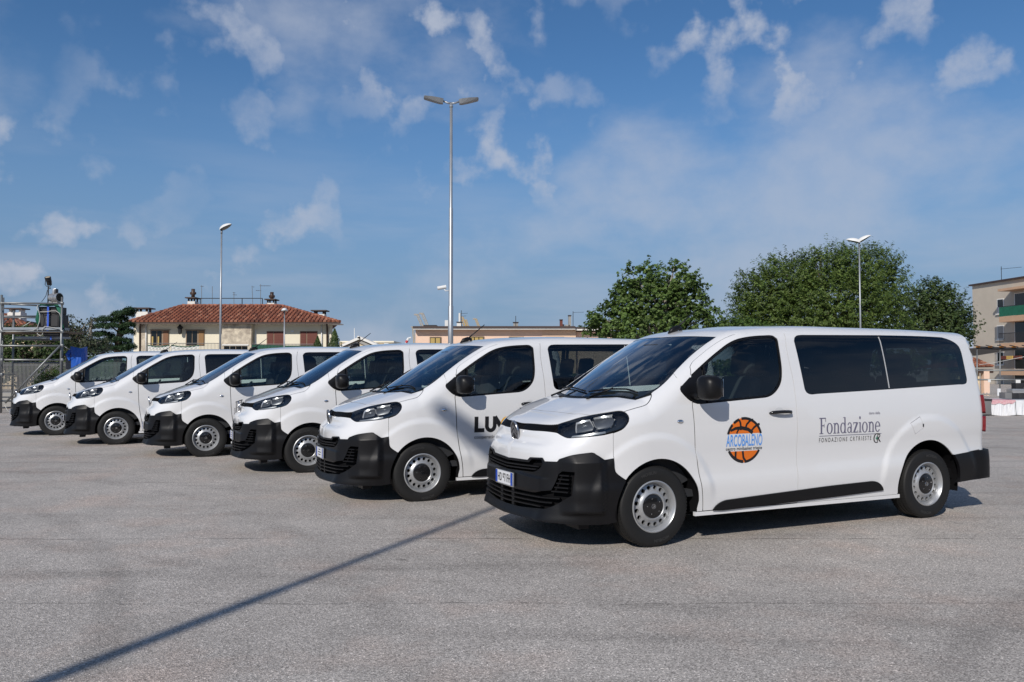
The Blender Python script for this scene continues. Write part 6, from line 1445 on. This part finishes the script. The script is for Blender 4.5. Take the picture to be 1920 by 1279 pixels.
gw = empty('garden_house', (W3(10, 640, 60).x, 60, 0)); tag(gw, 'old house with orange tiled roof and chimney half hidden by trees behind the scaffold', 'house'); gx = gw.location.x
a, b_, c, d_ = W3(-170, 612, 60), W3(62, 613, 60), W3(14, 595, 64), W3(-120, 590, 64)
for mb, nm, mt in ((MB().add([a, b_, c, d_, b_ + Vector((0, 8, 0)), a + Vector((0, 8, 0))], [(0, 1, 2, 3), (1, 4, 2), (4, 5, 3, 2), (5, 0, 3)]), 'roof', 'roof_plain'), (MB().box(((a.x + b_.x) / 2, 64.5, a.z / 2 - .1), (b_.x - a.x - 1.2, 6.5, a.z - .2)), 'wall', 'plaster_sand')):
    o = mb.obj(nm, mt, gw); o.location = (-gx, -60, 0)
o = tiles(a, b_, c, d_, None).obj('roof_tiles', 'clay_tile', gw); o.location = (-gx, -60, 0); o['kind'] = 'stuff'
q0, q1 = W3(14, 581, 63), W3(38.5, 597, 63); cc_ = MB().box(((q0.x + q1.x) / 2, 63.4, (q0.z + q1.z) / 2 - .3), (q1.x - q0.x, .8, q0.z - q1.z + .2)).obj('chimney', 'plaster_white', gw); cc_.location = (-gx, -60, 0); o = MB().box(((q0.x + q1.x) / 2, 63.4, q0.z + .1), ((q1.x - q0.x) * 1.3, 1.2, .09)).obj('chimney_cap', 'fascia_dark', cc_)
for sx in (-1, 1): MB().box(((q0.x + q1.x) / 2 + sx * .38, 63.4, q0.z - .12), (.14, .6, .36)).obj('cap_leg', 'plaster_white', cc_)

# ---------------------------------------------------------------- trees
def leaves(name, pts, nrm, size, mat, parent, fold=.3, aspect=.62, seed=1):
    """many small bent leaves (two quads each) at pts facing roughly nrm, as one mesh"""
    rs = np.random.RandomState(seed); n = len(pts); N = nrm + rs.normal(0, .42, (n, 3)); N /= np.linalg.norm(N, axis=1, keepdims=True) + 1e-9
    T = np.cross(N, rs.normal(0, 1, (n, 3))); T /= np.linalg.norm(T, axis=1, keepdims=True) + 1e-9; B = np.cross(N, T); s = size * rs.uniform(.6, 1.35, (n, 1)); w = s * aspect
    V = np.stack([pts - T * s * .5, pts - B * w * .5 + N * w * fold * .4, pts + B * w * .5 + N * w * fold * .4, pts + T * s * .5], 1).reshape(-1, 3).astype(np.float32)
    me = bpy.data.meshes.new(name); me.vertices.add(len(V)); me.vertices.foreach_set('co', V.ravel()); me.loops.add(6 * n); me.polygons.add(2 * n)
    q = np.arange(n)[:, None] * 4; idx = (q + np.array([0, 2, 1, 1, 2, 3])[None]).ravel().astype(np.int32)
    me.loops.foreach_set('vertex_index', idx); me.polygons.foreach_set('loop_start', np.arange(0, 6 * n, 3, dtype=np.int32)); me.polygons.foreach_set('loop_total', np.full(2 * n, 3, dtype=np.int32)); me.update(calc_edges=True); me.validate()
    me.materials.append(MATS[mat]); o = bpy.data.objects.new(name, me); link(o, parent); return o
def crown_points(lobes, n, seed, clump=26, cl_r=.34, shell=.55, spray=0.0):
    """clumps spread through overlapping ellipsoids, denser towards their skins"""
    rs = np.random.RandomState(seed); vol = np.array([l[3] * l[4] * l[5] for l in lobes]) ** .8; pk = rs.choice(len(lobes), max(1, n // clump), p=vol / vol.sum()); P_ = []; Nn = []
    L = np.array([l[:6] for l in lobes], float)
    for k in pk:
        c, r = L[k, :3], L[k, 3:]; d = rs.normal(0, 1, 3); d /= np.linalg.norm(d); rad = shell + (1 - shell) * rs.rand() ** .5; rad *= 1 + (.13 if spray else .10) * rs.randn(); cp = c + d * r * rad
        m = clump; q = rs.normal(0, 1, (m, 3)); q /= np.linalg.norm(q, axis=1, keepdims=True); q *= (rs.rand(m, 1) ** .5) * cl_r * rs.uniform(.6, 1.3); q[:, 2] *= .7
        if spray:                                        # twigs: leaves strung along an outward, rising axis
            ax_ = d * np.array([.9, .9, .5]) + np.array([0, 0, .45]) + rs.normal(0, .25, 3); ax_ /= np.linalg.norm(ax_); s_ = rs.rand(m, 1); q = q * (.55 - .35 * s_) + ax_ * (s_ * spray * rs.uniform(.6, 1.5))
        P_.append(cp + q); o = d * .6 + np.array([0, 0, .55]); Nn.append(np.repeat(o[None], m, 0) + q / cl_r * .6)
    return np.concatenate(P_), np.concatenate(Nn)
def tree(name, base, lobes, n, size, mat, label, group=None, trunk=.22, bark='bark', seed=1, clump=26, cl_r=.34, aspect=.62, limbs=9, shell=.55, spray=0.0):
    r = empty(name, base); tag(r, label, 'tree', group); bs = Vector(base); lb_ = [(l[0] - bs.x, l[1] - bs.y, l[2] - bs.z, l[3], l[4], l[5]) for l in lobes]
    P_, Nn = crown_points(lb_, n, seed, clump, cl_r, shell, spray); leaves('crown', P_, Nn, size, mat, r, aspect=aspect, seed=seed)
    rs = random.Random(seed); zc2 = sum(l[2] for l in lb_) / len(lb_); top_ = max(l[2] for l in lb_); fork = min(zc2 * .62, 2.6); cx_ = sum(l[0] for l in lb_) / len(lb_); cy_ = sum(l[1] for l in lb_) / len(lb_)
    tm = MB(); f0 = Vector((cx_ * .25, cy_ * .25, fork)); tm.tube([(0, 0, -.1), (0, 0, .25), f0 * .5 + Vector((.05, 0, 0)), f0], [trunk * 1.5, trunk * 1.05, trunk, trunk * .85], 10)
    for k in range(limbs):
        l = lb_[k % len(lb_)]; e = Vector((l[0], l[1], l[2])) + Vector((rs.uniform(-.5, .5) * l[3], rs.uniform(-.5, .5) * l[4], rs.uniform(-.1, .6) * l[5])); m1 = f0.lerp(e, .4) + Vector((rs.uniform(-.3, .3), rs.uniform(-.3, .3), .25))
        tm.tube([f0 - Vector((0, 0, .2)), m1, e], [trunk * .55, trunk * .34, .02], 7)
        for j in range(3): s0 = m1.lerp(e, rs.uniform(.1, .7)); tm.tube([s0, s0 + Vector((rs.uniform(-1, 1) * l[3] * .6, rs.uniform(-1, 1) * l[4] * .6, rs.uniform(.1, .7) * l[5]))], [trunk * .16, .012], 5)
    tm.obj('trunk', bark, r, smooth=True); return r
def lob(px, py, rx, rz, Y, dy=None):
    p = W3(px, py, Y); k = Y / 1542; return (p.x, Y, p.z, rx * k, (dy or rx) * k, rz * k)
Y = 40.0
LA = [lob(1193, 535, 36, 38, Y), lob(1262, 530, 42, 34, Y), lob(1225, 575, 62, 48, Y), lob(1283, 560, 42, 42, Y + .5), lob(1150, 600, 42, 30, Y), lob(1300, 605, 40, 40, Y), lob(1225, 620, 80, 40, Y), lob(1338, 605, 22, 26, Y + .5), lob(1120, 620, 24, 28, Y), lob(1175, 565, 34, 34, Y), lob(1212, 505, 14, 12, Y), lob(1270, 500, 14, 12, Y)]
b = W3(1232, 640, Y); tree('broadleaf_tree', (b.x, Y, 0), LA, 36000, .135, 'leaf_plane', 'round broad-leaved tree with large glossy leaves behind the roof aerial', 'trees behind the vans', .20, 'bark_pale', 5, clump=18, cl_r=.30, aspect=.8, limbs=16, spray=.28)
Y = 48.0
LB = [lob(1440, 560, 55, 50, Y), lob(1480, 530, 55, 45, Y), lob(1550, 510, 60, 40, Y), lob(1620, 505, 60, 38, Y), lob(1660, 540, 38, 42, Y), lob(1560, 570, 110, 65, Y), lob(1420, 600, 44, 42, Y), lob(1490, 600, 80, 50, Y), lob(1630, 600, 66, 55, Y), lob(1405, 545, 26, 36, Y), lob(1395, 585, 22, 40, Y), lob(1530, 488, 22, 15, Y), lob(1590, 484, 26, 14, Y), lob(1650, 490, 20, 16, Y), lob(1455, 505, 24, 16, Y)]
b = W3(1555, 640, Y); tree('broadleaf_tree', (b.x, Y, 0), LB, 110000, .15, 'leaf_hackberry', 'largest dense tree with feathery outline behind the twin oval lamp', 'trees behind the vans', .30, 'bark', 8, clump=20, cl_r=.46, aspect=.42, limbs=14, shell=.58, spray=.55)
Y = 52.0
LC = [lob(1745, 570, 40, 38, Y), lob(1775, 585, 36, 40, Y), lob(1720, 590, 36, 40, Y), lob(1795, 605, 24, 34, Y), lob(1750, 620, 60, 40, Y), lob(1800, 635, 16, 22, Y), lob(1740, 545, 22, 16, Y)]
b = W3(1750, 640, Y); tree('broadleaf_tree', (b.x, Y, 0), LC, 26000, .15, 'leaf_dark', 'darker rounded tree between the largest tree and the apartment block', 'trees behind the vans', .22, 'bark', 12, clump=18, cl_r=.38, limbs=10, spray=.5)
Y = 43.0
LD = [lob(1372, 615, 30, 22, Y), lob(1400, 622, 40, 24, Y), lob(1350, 628, 24, 16, Y), lob(1440, 628, 40, 20, Y)]
b = W3(1395, 650, Y); tree('leafy_shrub', (b.x, Y, 0), LD, 7000, .13, 'leaf_fresh', 'lighter green bushy shrub at the foot of the largest tree', None, .1, 'bark', 14, clump=20, cl_r=.3, limbs=5)
# left side: cedar in flat tiers, pale sparse tree, thicket, shrubs
Y = 50.0
cd_ = empty('cedar_tree', (W3(222, 640, Y).x, Y, 0)); tag(cd_, 'dark cedar with flat layered branches beside the tiled house', 'tree'); P_ = []; Nn = []; rs = np.random.RandomState(21); tk = MB(); bx0 = cd_.location.x
tk.tube([(0, 0, 0), (0, 0, 3.0), (.2, 0, W3(222, 582, Y).z)], [.30, .22, .05], 9)
for (px, py, rx) in ((243, 579, 13), (230, 585.5, 21), (201, 596, 21), (226, 594, 14), (206, 608.5, 34), (241, 606, 13), (238, 619, 16), (190, 624, 24), (218, 634.5, 28), (180, 640, 24), (205, 650, 40), (238, 646, 18)):
    c = W3(px, py, Y); k = Y / 1542
    for j in range(int(rx * 60)):
        a = rs.rand() * 6.283; q = rs.rand() ** .5; x = c.x + math.cos(a) * q * rx * k; y = Y + math.sin(a) * q * rx * k * .9; z = c.z - .17 * q * q + .05 * math.sin(5 * a) + rs.normal(0, .055); P_.append((x - bx0, y - Y, z)); Nn.append((math.cos(a) * .4, math.sin(a) * .4, 1))
    tk.tube([(0.05, 0, c.z - .5), (c.x - bx0, 0, c.z - .08)], [.07, .02], 6)
P_ = np.array(P_); leaves('crown', np.concatenate([P_, P_ + rs.normal(0, .05, P_.shape)]), np.array(Nn * 2), .12, 'leaf_cedar', cd_, aspect=.38, seed=4); tk.obj('trunk', 'bark', cd_, smooth=True)
Y = 38.0
LE = [lob(140, 622, 26, 26, Y), lob(128, 605, 16, 18, Y), lob(160, 638, 28, 22, Y), lob(165, 612, 14, 12, Y), lob(172, 598, 8, 6, Y), lob(120, 640, 26, 26, Y), lob(150, 655, 40, 20, Y), lob(185, 650, 26, 18, Y)]
b = W3(148, 650, Y); tree('olive_tree', (b.x, Y, 0), LE, 3600, .13, 'leaf_olive', 'pale sparse tree with crooked branches above the blue tarpaulin', None, .13, 'bark_pale', 31, clump=8, cl_r=.22, aspect=.5, limbs=16, shell=.3)
Y = 36.0
LF = [lob(60, 640, 60, 36, Y), lob(20, 650, 50, 40, Y), lob(90, 655, 40, 34, Y), lob(-40, 640, 60, 50, Y), lob(40, 690, 70, 34, Y), lob(100, 690, 50, 40, Y), lob(-60, 700, 60, 40, Y), lob(15, 615, 26, 16, Y), lob(150, 690, 50, 34, Y)]
b = W3(40, 700, Y); tree('broadleaf_tree', (b.x, Y, 0), LF, 11000, .14, 'leaf_dark', 'shady thicket tree seen through the scaffold bars', None, .2, 'bark', 33, clump=14, cl_r=.34, limbs=16, shell=.35)
Y = 31.6
LG = [lob(92, 705, 20, 20, Y), lob(80, 715, 16, 18, Y), lob(106, 700, 14, 22, Y), lob(95, 730, 26, 24, Y)]
b = W3(94, 740, Y); tree('leafy_shrub', (b.x, Y, 0), LG, 3600, .09, 'leaf_fresh', 'bright green shrub in front of the palisade fence', None, .03, 'bark', 41, clump=16, cl_r=.16, aspect=.3, limbs=6, shell=.3)
def cone_shrub(px, ptop, w, label, seed, Y=56.0):
    t = W3(px, ptop, Y); k = Y / 1542; r = empty('conifer_shrub', (t.x, Y, 0)); tag(r, label, 'shrub', 'pointed shrubs before the tiled house'); rs = np.random.RandomState(seed); H = t.z; z0 = 1.0; n = 3400; h = rs.rand(n) ** .8; a = rs.rand(n) * 6.283; rr_ = (1 - h) ** .9 * w * k * (.55 + .5 * rs.rand(n)) * (1 + .25 * np.sin(a * 5 + h * 20)); P_ = np.stack([rr_ * np.cos(a), rr_ * np.sin(a), z0 + h * (H - z0)], 1)
    leaves('crown', P_, np.stack([np.cos(a), np.sin(a), np.full(n, .6)], 1), .13, 'leaf_dark', r, aspect=.5, seed=seed); MB().tube([(0, 0, 0), (0, 0, H * .8)], [.07, .02], 7).obj('trunk', 'bark', r)
cone_shrub(595.5, 631, 26, 'shorter pointed shrub overlapping the right blinds of the tiled house', 51); cone_shrub(627.5, 616.5, 30, 'taller pointed shrub at the corner of the tiled house', 52)
# ---------------------------------------------------------------- long hall behind the viewpoint (mirrored in the side windows)
hp = Vector((17, -27, 0)); hr = empty('long_hall', hp, R(24.4)); tag(hr, 'long dark hall behind the viewpoint mirrored in the van windows', 'building')
MB().box((0, -6, 3.4), (76, 12, 6.8)).obj('wall', 'hall_wall', hr); MB().add([(-39, 1.2, 6.8), (39, 1.2, 6.8), (39, -6, 9.2), (-39, -6, 9.2), (39, -13.2, 6.8), (-39, -13.2, 6.8)], [(0, 1, 2, 3), (3, 2, 4, 5), (0, 3, 5), (1, 4, 2), (5, 4, 1, 0)]).obj('roof', 'hall_roof', hr)
bx('plinth', (0, .15, 1.2), (76, .28, 2.4), 'hall_base', hr)
for k in range(19): bx('pilaster', (-36 + 4 * k, .25, 3.4), (.6, .5, 6.7), 'hall_base', hr)

# ---------------------------------------------------------------- low belt of distant trees round the lot
rs = np.random.RandomState(77); P_ = []; Nn = []
for k in range(900):
    a = rs.uniform(-80, 80); d_ = rs.uniform(175, 205); h_ = 2.6 + 2.2 * (.5 + .5 * math.sin(a * .55) * math.cos(a * .23)); c = np.array([d_ * math.sin(R(a)), d_ * math.cos(R(a)), rs.uniform(.3, 1) * h_])
    q = rs.normal(0, 1, (34, 3)) * np.array([1.9, 1.6, .7]); P_.append(c + q); o = np.repeat(np.array([[-math.sin(R(a)) * .7, -math.cos(R(a)) * .7, .7]]), 34, 0); Nn.append(o + q * .2)
P_ = np.concatenate(P_); P_[:, 2] = np.clip(P_[:, 2], .1, 6.2)
tag(leaves('distant_treeline', P_, np.concatenate(Nn), 1.1, 'leaf_dark', None, aspect=.7, seed=9), 'low dark belt of distant trees beyond the buildings', None, None, 'stuff')
